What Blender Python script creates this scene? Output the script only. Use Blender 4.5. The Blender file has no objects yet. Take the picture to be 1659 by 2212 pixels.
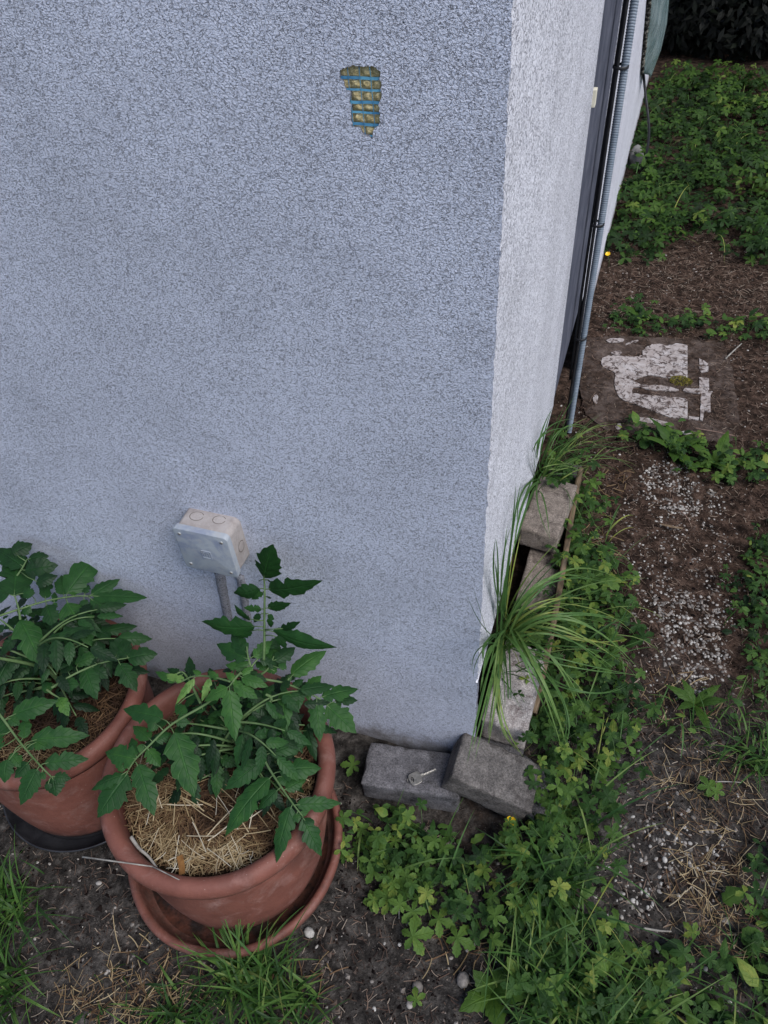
import bpy, bmesh, math, random
import numpy as np
from mathutils import Vector, Matrix, noise
random.seed(7)
rnd = random.random
def U(a, b): return a + (b - a) * random.random()
SC = bpy.context.scene
COL = SC.collection

# ------------------------------------------------------------ camera, world, sun, exposure
FPX = 1597.0; CX, CY = 829.5, 1106.0            # focal length and centre for a 1659 x 2212 picture
RM = np.array([[0.948, 0.184, -0.261], [0.313, -0.696, 0.646], [-0.063, -0.694, -0.718]])
_v = np.array([140, 1544, FPX]); _v = _v / np.linalg.norm(_v)
_s = np.array([773.5, -1722, FPX]); _s = _s / np.linalg.norm(_s); _s = _s - _s.dot(_v) * _v; _s = _s / np.linalg.norm(_s)
_x = np.cross(_v, _s)
RM = np.array([_x, _s, -_v])                    # camera (right, down, forward) -> world
def ray(px, py): return RM @ np.array([px - CX, py - CY, FPX])
_d = ray(1022, 1655); CAM = np.array([0, 0, 1.5]); _p = CAM + _d * (-1.5 / _d[2]); CAM = CAM - np.array([_p[0], _p[1], 0])
def G(px, py, z=0.0): d = ray(px, py); return Vector(CAM + d * ((z - CAM[2]) / d[2]))
def F(px, py, y=0.0): d = ray(px, py); return Vector(CAM + d * ((y - CAM[1]) / d[1]))
def S(px, py, x=0.0): d = ray(px, py); return Vector(CAM + d * ((x - CAM[0]) / d[0]))
def PX(p):
    q = RM.T @ (np.array(p) - CAM); return (q[0] / q[2] * FPX + CX, q[1] / q[2] * FPX + CY, q[2])
cd = bpy.data.cameras.new("camera"); cam = bpy.data.objects.new("camera", cd); COL.objects.link(cam)
cam.matrix_world = Matrix(((RM[0][0], -RM[0][1], -RM[0][2], CAM[0]), (RM[1][0], -RM[1][1], -RM[1][2], CAM[1]),
                           (RM[2][0], -RM[2][1], -RM[2][2], CAM[2]), (0, 0, 0, 1)))
cd.sensor_fit = 'VERTICAL'; cd.sensor_height = 36; cd.lens = FPX / 2212 * 36; cd.clip_start = 0.02; cd.clip_end = 500
SC.camera = cam
W = bpy.data.worlds.new("World"); SC.world = W; W.use_nodes = True
nt = W.node_tree; bg = nt.nodes["Background"]; sky = nt.nodes.new("ShaderNodeTexSky")
SUN_EL, SUN_AZ = math.radians(52), math.radians(116)     # azimuth clockwise from +Y
sky.sky_type = 'NISHITA'; sky.sun_disc = False; sky.sun_elevation = SUN_EL; sky.sun_rotation = SUN_AZ
sky.air_density = 1.0; sky.dust_density = 1.0; sky.ozone_density = 1.0
nt.links.new(sky.outputs[0], bg.inputs[0]); bg.inputs[1].default_value = 0.075
ld = bpy.data.lights.new("sun", 'SUN'); ld.energy = 1.75; ld.angle = math.radians(34); ld.color = (1.0, 0.975, 0.95)
sun = bpy.data.objects.new("sun", ld); COL.objects.link(sun)
sd = Vector((math.sin(SUN_AZ) * math.cos(SUN_EL), math.cos(SUN_AZ) * math.cos(SUN_EL), math.sin(SUN_EL)))
sun.rotation_euler = sd.to_track_quat('Z', 'Y').to_euler(); sun.location = sd * 20
SC.view_settings.view_transform = 'Standard'; SC.view_settings.look = 'None'
SC.view_settings.gamma = 1; SC.view_settings.exposure = 0.88

# ------------------------------------------------------------ mesh helper
class MB:
    def __init__(s): s.v = []; s.f = []; s.m = []; s.uv = []; s.t = []
    def face(s, idx, m=0, uv=None, t=0.5):
        s.f.append(idx); s.m.append(m); s.t.append(t); s.uv.extend(uv if uv else [(0, 0)] * len(idx))
    def grid(s, rows, m=0, t=0.5, uv=None, closed=False):
        b = len(s.v); nr = len(rows); nc = len(rows[0])
        for r in rows: s.v.extend([tuple(p) for p in r])
        for i in range(nr - 1):
            for j in range(nc if closed else nc - 1):
                k = (j + 1) % nc
                if uv: q = [uv[i][j], uv[i][k], uv[i + 1][k], uv[i + 1][j]]
                else: q = None
                s.face((b + i * nc + j, b + i * nc + k, b + (i + 1) * nc + k, b + (i + 1) * nc + j), m, q, t)
        return b
    def tube(s, pts, r0, r1=None, n=6, m=0, t=0.5, cap=True):
        r1 = r0 if r1 is None else r1; pts = [Vector(p) for p in pts]; rows = []
        up = Vector((0.13, 0.21, 0.97))
        for i, p in enumerate(pts):
            d = (pts[min(i + 1, len(pts) - 1)] - pts[max(i - 1, 0)]).normalized()
            a = d.cross(up)
            if a.length < .1: a = d.cross(Vector((1, 0, 0)))
            a.normalize(); b = d.cross(a); r = r0 + (r1 - r0) * i / (len(pts) - 1)
            rows.append([p + (a * math.cos(2 * math.pi * k / n) + b * math.sin(2 * math.pi * k / n)) * r for k in range(n)])
        b = s.grid(rows, m, t, closed=True)
        if cap:
            s.face(tuple(range(b + n - 1, b - 1, -1)), m, None, t); e = b + (len(rows) - 1) * n; s.face(tuple(range(e, e + n)), m, None, t)
    def box(s, lo, hi, m=0, t=0.5):
        b = len(s.v); (x0, y0, z0), (x1, y1, z1) = lo, hi
        s.v += [(x0, y0, z0), (x1, y0, z0), (x1, y1, z0), (x0, y1, z0), (x0, y0, z1), (x1, y0, z1), (x1, y1, z1), (x0, y1, z1)]
        for q in ((0, 3, 2, 1), (4, 5, 6, 7), (0, 1, 5, 4), (1, 2, 6, 5), (2, 3, 7, 6), (3, 0, 4, 7)): s.face(tuple(b + i for i in q), m, None, t)
    def lathe(s, prof, c, n=72, m=0, jit=0.0):
        rows = []
        for (r, z) in prof:
            rows.append([(c[0] + r * math.cos(2 * math.pi * k / n) * (1 + jit * noise.noise(Vector((math.cos(2 * math.pi * k / n) * 2, math.sin(2 * math.pi * k / n) * 2, c[0])))),
                          c[1] + r * math.sin(2 * math.pi * k / n) * (1 + jit * noise.noise(Vector((math.cos(2 * math.pi * k / n) * 2, math.sin(2 * math.pi * k / n) * 2, c[0])))), z) for k in range(n)])
        s.grid(rows, m, closed=True)
    def build(s, name, mats, parent=None, smooth=True):
        me = bpy.data.meshes.new(name); me.from_pydata([tuple(p) for p in s.v], [], s.f)
        for m_ in (mats if isinstance(mats, (list, tuple)) else [mats]): me.materials.append(m_)
        me.polygons.foreach_set("material_index", s.m)
        me.polygons.foreach_set("use_smooth", [smooth] * len(s.f))
        uvl = me.uv_layers.new(name="UVMap"); uvl.data.foreach_set("uv", [c for q in s.uv for c in q])
        at = me.attributes.new("tint", 'FLOAT', 'FACE'); at.data.foreach_set("value", s.t)
        me.update()
        o = bpy.data.objects.new(name, me); COL.objects.link(o)
        if parent: o.parent = parent; o.matrix_parent_inverse = Matrix.Translation(-parent.location)
        return o
def tag(o, label=None, cat=None, group=None, kind=None):
    if label: o['label'] = label
    if cat: o['category'] = cat
    if group: o['group'] = group
    if kind: o['kind'] = kind
    return o
def empty(name, loc, label, cat, group=None):
    o = bpy.data.objects.new(name, None); COL.objects.link(o); o.location = loc; o.empty_display_size = .05
    return tag(o, label, cat, group)
def bevel(o, w, seg=2):
    b = o.modifiers.new("bevel", 'BEVEL'); b.width = w; b.segments = seg; b.limit_method = 'ANGLE'; return o

# ------------------------------------------------------------ materials
class NT:
    def __init__(s, name, rough=.8, spec=.3):
        s.mat = bpy.data.materials.new(name); s.mat.use_nodes = True; s.t = s.mat.node_tree; s.b = s.t.nodes["Principled BSDF"]
        s.b.inputs["Roughness"].default_value = rough; s.b.inputs["Specular IOR Level"].default_value = spec
        s.tc = s.t.nodes.new("ShaderNodeTexCoord")
    def n(s, kind, **kw):
        x = s.t.nodes.new(kind)
        for k, v in kw.items():
            if hasattr(x, k) and k not in ("inputs",): setattr(x, k, v)
            else: x.inputs[k.replace("_", " ")].default_value = v
        return x
    def L(s, a, b): s.t.links.new(a, b)
    def noise(s, scale, detail=4, rough=.5, dist=0, vec=None):
        x = s.n("ShaderNodeTexNoise"); x.inputs["Scale"].default_value = scale; x.inputs["Detail"].default_value = detail
        x.inputs["Roughness"].default_value = rough; x.inputs["Distortion"].default_value = dist
        s.L(vec if vec else s.tc.outputs["Object"], x.inputs["Vector"]); return x.outputs["Fac"]
    def voro(s, scale, feature='F1', rnd_=1, vec=None, out="Distance"):
        x = s.n("ShaderNodeTexVoronoi"); x.feature = feature; x.inputs["Scale"].default_value = scale; x.inputs["Randomness"].default_value = rnd_
        s.L(vec if vec else s.tc.outputs["Object"], x.inputs["Vector"]); return x.outputs[out]
    def ramp(s, fac, stops, interp='LINEAR'):
        x = s.n("ShaderNodeValToRGB"); x.color_ramp.interpolation = interp; e = x.color_ramp.elements
        while len(e) < len(stops): e.new(0.5)
        for i, (p, c) in enumerate(stops):
            e[i].position = p; e[i].color = (c, c, c, 1) if isinstance(c, (int, float)) else (*c, 1)
        s.L(fac, x.inputs[0]); return x.outputs["Color"]
    def mix(s, fac, a, b, mode='MIX'):
        x = s.n("ShaderNodeMix"); x.data_type = 'RGBA'; x.blend_type = mode
        for si_, val in ((0, fac), (6, a), (7, b)):
            sock = x.inputs[si_]
            if isinstance(val, (int, float)): sock.default_value = val if si_ == 0 else (val, val, val, 1)
            elif isinstance(val, tuple): sock.default_value = (*val, 1)
            else: s.L(val, sock)
        return x.outputs[2]
    def math(s, op, a, b=0.5):
        x = s.n("ShaderNodeMath"); x.operation = op
        for i, val in enumerate((a, b)):
            if isinstance(val, (int, float)): x.inputs[i].default_value = val
            else: s.L(val, x.inputs[i])
        return x.outputs[0]
    def tint(s):
        x = s.n("ShaderNodeAttribute"); x.attribute_name = "tint"; return x.outputs["Fac"]
    def color(s, c):
        if isinstance(c, tuple): s.b.inputs["Base Color"].default_value = (*c, 1)
        else: s.L(c, s.b.inputs["Base Color"])
    def bump(s, h, dist, strength=1.0):
        x = s.n("ShaderNodeBump"); x.inputs["Distance"].default_value = dist; x.inputs["Strength"].default_value = strength
        s.L(h, x.inputs["Height"]); s.L(x.outputs[0], s.b.inputs["Normal"])
    def vmap(s, scale=(1, 1, 1)):
        x = s.n("ShaderNodeMapping"); x.inputs["Scale"].default_value = scale; s.L(s.tc.outputs["Object"], x.inputs["Vector"]); return x.outputs[0]

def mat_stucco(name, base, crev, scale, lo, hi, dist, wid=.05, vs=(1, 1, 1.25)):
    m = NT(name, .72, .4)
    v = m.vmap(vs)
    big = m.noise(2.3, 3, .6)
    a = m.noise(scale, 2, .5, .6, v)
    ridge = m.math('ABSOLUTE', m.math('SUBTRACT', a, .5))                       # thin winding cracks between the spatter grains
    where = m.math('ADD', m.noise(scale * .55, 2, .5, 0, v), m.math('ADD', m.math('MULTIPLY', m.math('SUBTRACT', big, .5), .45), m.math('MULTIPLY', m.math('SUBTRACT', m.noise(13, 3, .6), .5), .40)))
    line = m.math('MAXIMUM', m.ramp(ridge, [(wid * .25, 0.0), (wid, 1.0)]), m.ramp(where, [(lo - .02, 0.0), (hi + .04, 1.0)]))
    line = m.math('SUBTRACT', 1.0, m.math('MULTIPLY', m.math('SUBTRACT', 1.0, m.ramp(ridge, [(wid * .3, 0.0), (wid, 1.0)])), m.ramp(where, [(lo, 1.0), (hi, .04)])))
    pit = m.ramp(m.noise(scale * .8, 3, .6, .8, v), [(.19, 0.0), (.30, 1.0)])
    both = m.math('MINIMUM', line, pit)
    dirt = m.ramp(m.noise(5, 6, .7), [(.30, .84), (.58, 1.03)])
    col = m.mix(both, crev, base)  # cracks and pits painted darker, standing in for the shade inside them
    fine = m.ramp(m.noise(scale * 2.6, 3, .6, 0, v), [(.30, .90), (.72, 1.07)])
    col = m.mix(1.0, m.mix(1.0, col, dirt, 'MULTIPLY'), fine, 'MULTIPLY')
    # soil splashed up from the ground, and a few old smudges, in blotches of their own
    sx = m.n("ShaderNodeSeparateXYZ"); m.L(m.tc.outputs["Object"], sx.inputs[0])
    low = m.ramp(m.math('ADD', sx.outputs[2], m.math('MULTIPLY', m.math('SUBTRACT', m.noise(22, 6, .75), .5), .22)), [(.0, .75), (.075, 0.0)])
    col = m.mix(low, col, (.12, .10, .085))
    smu = m.math('MULTIPLY', m.ramp(m.noise(3.1, 5, .7, .5), [(.60, 0.0), (.74, .32)]), m.ramp(m.noise(40, 4, .7), [(.38, 0.0), (.6, 1.0)]))
    col = m.mix(smu, col, (.30, .29, .30))
    m.color(col)
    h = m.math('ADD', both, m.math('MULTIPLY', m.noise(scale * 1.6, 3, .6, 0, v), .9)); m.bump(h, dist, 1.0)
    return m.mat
M = {}
M['stucco_front'] = mat_stucco('stucco_front', (.68, .71, .84), (.36, .375, .45), 235, .55, .73, .0022, .032)  # same render as the side; its weaker light is painted into the darker tone
M['stucco_side'] = mat_stucco('stucco_side', (.82, .82, .89), (.28, .28, .33), 260, .60, .78, .0011, .045, (1, .8, .7))  # paler copy of the front render, the stronger light put into its tone
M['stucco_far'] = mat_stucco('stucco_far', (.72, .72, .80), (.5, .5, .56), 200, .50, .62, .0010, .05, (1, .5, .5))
def mat_simple(name, c1, c2, scale, rough=.8, spec=.3, bump=0, detail=5, metallic=0, lo=.35, hi=.65, bscale=None):
    m = NT(name, rough, spec); m.color(m.ramp(m.noise(scale, detail, .6), [(lo, c1), (hi, c2)]))
    m.b.inputs["Metallic"].default_value = metallic
    if bump: m.bump(m.noise(bscale or scale * 3, 4, .6), bump)
    return m.mat
M['ridge'] = mat_stucco('ridge', (.33, .33, .37), (.09, .085, .09), 230, .50, .66, .003)  # dusty brown-grey, darkened further to carry the shadow on the cable runs
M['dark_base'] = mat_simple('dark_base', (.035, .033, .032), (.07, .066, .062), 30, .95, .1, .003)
M['panel'] = mat_simple('panel', (.055, .06, .085), (.11, .115, .15), 14, .8, .25, .0015, bscale=60)
M['trim_white'] = mat_simple('trim_white', (.35, .40, .42), (.5, .55, .57), 40, .6, .3, .001)
M['black_rubber'] = mat_simple('black_rubber', (.008, .008, .010), (.02, .02, .024), 40, .5, .4)
M['conduit'] = mat_simple('conduit', (.17, .21, .26), (.26, .30, .36), 25, .5, .4)
M['mesh_blue'] = mat_simple('mesh_blue', (.04, .17, .34), (.12, .36, .52), 60, .5, .4)
m = NT('mineral_wool', .95, .1)
c = m.ramp(m.noise(260, 5, .7, 1.2), [(.3, (.38, .28, .12)), (.5, (.70, .57, .30)), (.7, (.85, .76, .50))]); m.color(c)
m.bump(m.noise(400, 4, .7, 1), .002); M['wool'] = m.mat
M['broken_render'] = mat_simple('broken_render', (.10, .10, .13), (.30, .31, .36), 300, .95, .1, .002)
m = NT('box_plastic', .45, .4)
c = m.mix(m.ramp(m.noise(22, 5, .6, .5), [(.46, 0.0), (.62, 1.0)]), (.33, .36, .40), (.22, .25, .33))
c = m.mix(m.ramp(m.noise(60, 6, .7), [(.50, 0.0), (.75, .6)]), c, (.38, .37, .36)); m.color(c); m.bump(m.noise(150, 3, .6), .0006); M['box_plastic'] = m.mat
m = NT('box_dusty', .8, .2)
c = m.ramp(m.noise(35, 6, .65), [(.3, (.24, .21, .20)), (.6, (.36, .33, .32))]); m.color(c); m.bump(m.noise(120, 4, .6), .001); M['box_dusty'] = m.mat
M['groove'] = mat_simple('groove', (.10, .08, .07), (.16, .13, .12), 50, .9, .1)
M['screw'] = mat_simple('screw', (.45, .45, .44), (.65, .65, .62), 400, .35, .5, metallic=.6)
# terracotta
m = NT('terracotta', .62, .35)
c = m.ramp(m.noise(9, 5, .6), [(.3, (.115, .040, .029)), (.7, (.215, .082, .060))])
c = m.mix(m.ramp(m.noise(14, 6, .7, .4), [(.56, 0.0), (.72, .55)]), c, (.34, .19, .165))
c = m.mix(m.ramp(m.voro(90), [(.03, .6), (.08, 0.0)]), c, (.45, .33, .28))
c = m.mix(m.ramp(m.noise(5, 4, .6), [(.58, 0.0), (.75, .5)]), c, (.065, .032, .027))
tz = m.n("ShaderNodeSeparateXYZ"); m.L(m.tc.outputs["Object"], tz.inputs[0])
lime = m.math('MULTIPLY', m.ramp(m.noise(11, 7, .75, .8), [(.52, 0.0), (.70, .30)]), m.ramp(m.noise(70, 4, .7), [(.35, .2), (.6, 1.0)])); c = m.mix(lime, c, (.42, .30, .265))
mud = m.ramp(m.math('ADD', tz.outputs[2], m.math('MULTIPLY', m.math('SUBTRACT', m.noise(30, 6, .75), .5), .16)), [(.0, .85), (.06, 0.0)]); c = m.mix(mud, c, (.045, .030, .024)); m.color(c)
m.bump(m.math('ADD', m.noise(70, 5, .6), m.math('MULTIPLY', m.noise(8, 2), 1.5)), .0012); M['terracotta'] = m.mat
m = NT('damp_clay', .35, .5); c = m.ramp(m.noise(25, 6, .65), [(.4, (.018, .012, .010)), (.62, (.085, .032, .022))]); m.color(c); m.bump(m.noise(60, 4), .003); M['damp_clay'] = m.mat
M['black_plastic'] = mat_simple('black_plastic', (.012, .012, .015), (.035, .035, .04), 20, .35, .5)
# soil
m = NT('ground', .95, .12)
big = m.noise(1.6, 4, .6); 
red = m.ramp(m.noise(28, 8, .72), [(.34, (.005, .003, .002)), (.49, (.034, .021, .015)), (.62, (.095, .060, .044)), (.76, (.20, .145, .11))])
grey = m.ramp(m.noise(40, 8, .75), [(.34, (.006, .005, .005)), (.49, (.034, .030, .027)), (.62, (.088, .078, .070)), (.78, (.21, .19, .175))])
gx = m.n("ShaderNodeSeparateXYZ"); m.L(m.tc.outputs["Object"], gx.inputs[0])
fy = m.math('ADD', m.math('MULTIPLY', gx.outputs[1], 1.3), m.math('MULTIPLY', m.math('SUBTRACT', big, .5), 2.5))
mask = m.ramp(fy, [(.0, 0.0), (.55, 1.0)])
c = m.mix(mask, grey, red)
pth = m.ramp(m.noise(4.5, 5, .65), [(.42, 0.0), (.60, .75)]); c = m.mix(pth, c, m.mix(1.0, c, (1.22, 1.24, 1.27), 'MULTIPLY'))
c = m.mix(m.ramp(m.voro(230), [(.10, .85), (.20, 0.0)]), c, m.mix(m.ramp(m.noise(70, 2), [(.45, 0.0), (.6, 1.0)]), c, (.20, .18, .165)))
m.color(c)
h = m.math('ADD', m.noise(45, 8, .7), m.math('MULTIPLY', m.noise(160, 4, .7), .5)); m.bump(h, .012, .9); M['ground'] = m.mat
m = NT('potting_soil', .95, .1); m.color(m.ramp(m.noise(60, 8, .75), [(.35, (.008, .006, .004)), (.6, (.03, .02, .012)), (.75, (.07, .045, .025))])); m.bump(m.noise(70, 6, .7), .01); M['soil'] = m.mat
# concrete pavers
def mat_conc(name, a, b, spots, blot):
    m = NT(name, .92, .2)
    c = m.ramp(m.noise(35, 8, .7), [(.3, a), (.68, b)])
    c = m.mix(m.ramp(m.noise(18, 6, .7, .6), [(.52, 0.0), (.66, .75)]), c, blot)
    c = m.mix(m.ramp(m.voro(240), [(.10, .8), (.2, 0.0)]), c, m.mix(m.ramp(m.noise(60, 2), [(.47, 0.0), (.58, 1.0)]), c, spots))
    m.color(c); c = m.mix(1.0, c, m.ramp(m.noise(330, 4, .7), [(.32, .45), (.55, 1.05), (.72, 1.5)]), 'MULTIPLY'); m.color(c); m.bump(m.math('ADD', m.noise(240, 6, .75), m.math('MULTIPLY', m.noise(45, 4), .8)), .006, 1.0); return m.mat
M['paver_dark'] = mat_conc('paver_dark', (.085, .083, .09), (.25, .24, .255), (.26, .25, .25), (.03, .028, .026))
M['paver_brown'] = mat_conc('paver_brown', (.09, .082, .078), (.25, .225, .21), (.30, .28, .26), (.035, .028, .026))
M['paver_mid'] = mat_conc('paver_mid', (.20, .165, .14), (.42, .355, .31), (.36, .33, .31), (.09, .07, .062))
M['paver_lichen'] = mat_conc('paver_lichen', (.32, .28, .27), (.75, .69, .67), (.7, .67, .65), (.12, .075, .07))
m = NT('old_wood', .85, .2)
v = m.vmap((25, 2.2, 25)); c = m.ramp(m.noise(3, 6, .65, .5, v), [(.3, (.07, .052, .038)), (.55, (.17, .12, .075)), (.75, (.26, .215, .17))]); m.color(c); m.bump(m.noise(4, 5, .6, .4, v), .003); M['wood'] = m.mat
m = NT('key_metal', .45, .5); m.b.inputs["Metallic"].default_value = .8; m.color(m.ramp(m.noise(150, 4, .6), [(.3, (.20, .19, .17)), (.7, (.36, .34, .31))])); M['key'] = m.mat
m = NT('white_marble', .7, .3)
c = m.ramp(m.noise(14, 7, .65, 1.2), [(.3, (.26, .215, .20)), (.55, (.40, .36, .35)), (.75, (.50, .48, .49))])
c = m.mix(m.ramp(m.noise(48, 7, .75, .8), [(.50, 0.0), (.57, .95)]), c, (.055, .036, .030)); m.color(c); m.bump(m.noise(60, 6, .7), .003); M['marble'] = m.mat
m = NT('pebble', .65, .3); t_ = m.tint(); c = m.ramp(t_, [(0, (.07, .065, .062)), (.35, (.17, .15, .135)), (.7, (.32, .29, .265)), (1, (.52, .50, .47))])
c = m.mix(1.0, c, m.ramp(m.noise(120, 5, .7), [(.35, .55), (.6, 1.05)]), 'MULTIPLY'); m.color(c); M['pebble'] = m.mat
# straw (tint picks the colour from dark rotten to bleached)
m = NT('straw', .75, .25); c = m.ramp(m.tint(), [(0, (.035, .018, .010)), (.35, (.11, .062, .030)), (.65, (.24, .17, .085)), (.9, (.38, .30, .18)), (1, (.48, .44, .36))]); m.color(c); M['straw'] = m.mat
m = NT('litter', .8, .2); c = m.ramp(m.tint(), [(0, (.022, .012, .010)), (.4, (.075, .046, .034)), (.75, (.17, .115, .085)), (1, (.30, .25, .20))]); m.color(c); M['litter'] = m.mat
M['bleached'] = mat_simple('bleached', (.18, .165, .15), (.34, .32, .29), 60, .8, .2, .001)
M['twig'] = mat_simple('twig', (.16, .10, .08), (.30, .21, .17), 60, .8, .2, .001)
def mat_leaf(name, stops, vein=.5, rough=.55, nveins=7, trans=.22, spec=.28, bump=.0012):
    m = NT(name, rough, spec)
    uv = m.n("ShaderNodeSeparateXYZ"); m.L(m.tc.outputs["UV"], uv.inputs[0])
    au = m.math('ABSOLUTE', m.math('SUBTRACT', uv.outputs[0], .5))       # 0 at the midrib, .5 at the margin
    mid = m.ramp(au, [(.012, 1.0), (.045, 0.0)])
    sv = m.math('FRACT', m.math('SUBTRACT', m.math('MULTIPLY', uv.outputs[1], float(nveins)), m.math('MULTIPLY', au, 2.6)))
    side = m.ramp(m.math('ABSOLUTE', m.math('SUBTRACT', sv, .5)), [(.0, .55), (.09, 0.0)])
    veins = m.math('MAXIMUM', mid, side)
    c = m.ramp(m.math('ADD', m.tint(), m.math('MULTIPLY', m.math('SUBTRACT', m.noise(60, 4, .6), .5), .5)), stops)
    c2 = m.mix(1.0, c, (2.0, 1.75, 1.7), 'MULTIPLY')
    c = m.mix(m.math('MULTIPLY', veins, vein), c, c2); m.color(c)
    h = m.math('SUBTRACT', m.math('MULTIPLY', m.noise(150, 3, .5), .6), veins); m.bump(h, bump, .8)
    tr = m.n("ShaderNodeBsdfTranslucent"); m.L(m.mix(1.0, c, (1.1, 1.5, .5), 'MULTIPLY'), tr.inputs[0])
    mx = m.n("ShaderNodeMixShader"); mx.inputs[0].default_value = trans
    out = m.t.nodes["Material Output"]; m.L(m.b.outputs[0], mx.inputs[1]); m.L(tr.outputs[0], mx.inputs[2]); m.L(mx.outputs[0], out.inputs[0])
    return m.mat
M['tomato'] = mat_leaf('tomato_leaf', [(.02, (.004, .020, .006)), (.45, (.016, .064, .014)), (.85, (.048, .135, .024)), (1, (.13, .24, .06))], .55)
M['tomato_stem'] = mat_simple('tomato_stem', (.06, .11, .035), (.11, .17, .07), 40, .6, .3)
M['cinque'] = mat_leaf('cinquefoil_leaf', [(.0, (.008, .026, .007)), (.45, (.034, .084, .018)), (.85, (.090, .165, .030)), (1, (.21, .25, .05))], .35, .6, 5, .25, .22)
M['weed'] = mat_leaf('weed_leaf', [(.0, (.004, .013, .003)), (.45, (.017, .050, .007)), (.85, (.055, .115, .015)), (1, (.12, .17, .03))], .3, .6, 5, .22, .25)
M['grass'] = mat_leaf('grass_blade', [(.0, (.020, .050, .014)), (.5, (.050, .125, .024)), (.85, (.115, .20, .045)), (1, (.24, .26, .08))], .3, .45, 1, .2)
M['sedge'] = mat_leaf('sedge_blade', [(.0, (.025, .075, .022)), (.5, (.085, .175, .050)), (.85, (.19, .27, .08)), (1, (.32, .34, .08))], .6, .4, 1, .2)
M['shade_leaf'] = mat_leaf('shade_leaf', [(.0, (.0010, .0020, .0010)), (.6, (.0025, .0050, .0018)), (1, (.014, .026, .008))], .2, .6, 4, .08)  # leaf green taken to near-black, so the deep shade is in the colour
M['moss'] = mat_simple('moss', (.07, .065, .012), (.20, .17, .03), 90, .95, .1)
M['petal'] = mat_simple('petal', (.75, .45, .01), (.85, .58, .02), 50, .4, .4)
M['bark'] = mat_simple('bark', (.008, .006, .005), (.03, .024, .018), 30, .95, .1, .01)
m = NT('plastic_sheet', .22, .5); m.color(m.ramp(m.noise(9, 4), [(.35, (.16, .24, .25)), (.65, (.34, .42, .43))])); m.bump(m.noise(16, 5, .6, 1.5, m.vmap((1, 1, .25))), .02); m.b.inputs["Alpha"].default_value = .9; M['plastic_sheet'] = m.mat
M['foam_debris'] = mat_simple('foam_debris', (.03, .028, .026), (.35, .33, .28), 60, .95, .1, .004, lo=.5, hi=.62)
M['tag'] = mat_simple('tag', (.55, .52, .40), (.68, .64, .52), 60, .6, .3)
M['stone'] = mat_simple('stone', (.10, .10, .10), (.24, .235, .23), 30, .9, .2, .004)

# ------------------------------------------------------------ ground
def sm(a, b, x): x = max(0, min(1, (x - a) / (b - a))); return x * x * (3 - 2 * x)
def hgt(x, y):
    n = noise.noise(Vector((x * 3, y * 3, 1))) * .012 + noise.noise(Vector((x * 11, y * 11, 5))) * .007 + noise.noise(Vector((x * 34, y * 34, 9))) * .0035
    k = 1
    if .05 < x < .6 and 1.1 < y < 1.9: k = .25                            # the worn stone slab lies level
    far = max(0, y - 7) * .02
    return n * k + far
def axis(fine0, fine1, step, lo, hi):
    a = list(np.arange(fine0, fine1, step)); d = step; x = fine1
    while x < hi: a.append(x); d *= 1.25; x += d
    a.append(hi); d = step; x = fine0 - step; b = []
    while x > lo: b.append(x); d *= 1.25; x -= d
    b.append(lo); return sorted(b) + a
xs = axis(-1.25, 1.6, .011, -60, 60); ys = axis(-.9, 3.0, .011, -30, 90)
g = MB(); rows = [[(x, y, hgt(x, y)) for x in xs] for y in ys]; g.grid(rows)
tag(g.build('ground', M['ground']), kind='structure')

# ------------------------------------------------------------ house
house = empty('house', (0, 0, 0), 'pale grey rough-rendered house corner with a patch knocked out of the render', 'house')
ZT = 3.2
# outline of the knocked-out patch, measured on the wall
hc = [(480, 520), (475, 440), (500, 375), (545, 350), (600, 340), (650, 310), (700, 285), (760, 318), (830, 295), (880, 325), (940, 312), (1000, 322), (1060, 318), (1105, 335), (1140, 380), (1180, 410),
      (1175, 470), (1165, 540), (1195, 600), (1200, 680), (1195, 740), (1215, 800), (1205, 880), (1165, 930), (1150, 1000), (1165, 1080), (1180, 1150), (1175, 1240), (1165, 1310), (1120, 1360), (1075, 1400), (1060, 1480), (1050, 1565),
      (990, 1530), (890, 1500), (860, 1440), (800, 1365), (690, 1355), (685, 1250), (670, 1130), (680, 1000), (650, 940), (660, 860), (650, 760), (600, 735), (570, 650), (545, 590), (490, 550)]
hole = []
for i, (a, b) in enumerate(hc):
    a2, b2 = hc[(i + 1) % len(hc)]
    for t in (0, .5):
        px = (780 + (a + (a2 - a) * t) / 6.9125) / 1.15732; py = (120 + (b + (b2 - b) * t) / 6.9125) / 1.15732
        p = F(px, py); hole.append((p.x + U(-.0007, .0007), p.z + U(-.0007, .0007)))
def corner_x(z): return noise.noise(Vector((z * 45, 3, 2))) * .0016 + noise.noise(Vector((z * 110, 7, 2))) * .0016 + noise.noise(Vector((z * 230, 1, 2))) * .0016
zc = list(np.arange(-.25, ZT + .001, .006))
chip = lambda z: -.003 * math.exp(-((z - .335) / .012) ** 2)
bm = bmesh.new()
out = [bm.verts.new((corner_x(z) + chip(z), 0, z)) for z in zc] + [bm.verts.new((-3.5, 0, ZT)), bm.verts.new((-3.5, 0, -.25))]
eds = [bm.edges.new((out[i], out[(i + 1) % len(out)])) for i in range(len(out))]
hv = [bm.verts.new((x, 0, z)) for x, z in hole]
eds += [bm.edges.new((hv[i], hv[(i + 1) % len(hv)])) for i in range(len(hv))]
bmesh.ops.triangle_fill(bm, edges=eds, use_beauty=True, normal=(0, -1, 0))
for f in bm.faces:
    if f.normal.y > 0: f.normal_flip()
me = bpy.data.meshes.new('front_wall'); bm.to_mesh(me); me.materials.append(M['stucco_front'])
o = bpy.data.objects.new('front_wall', me); COL.objects.link(o); o.parent = house; bm.free()
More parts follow.
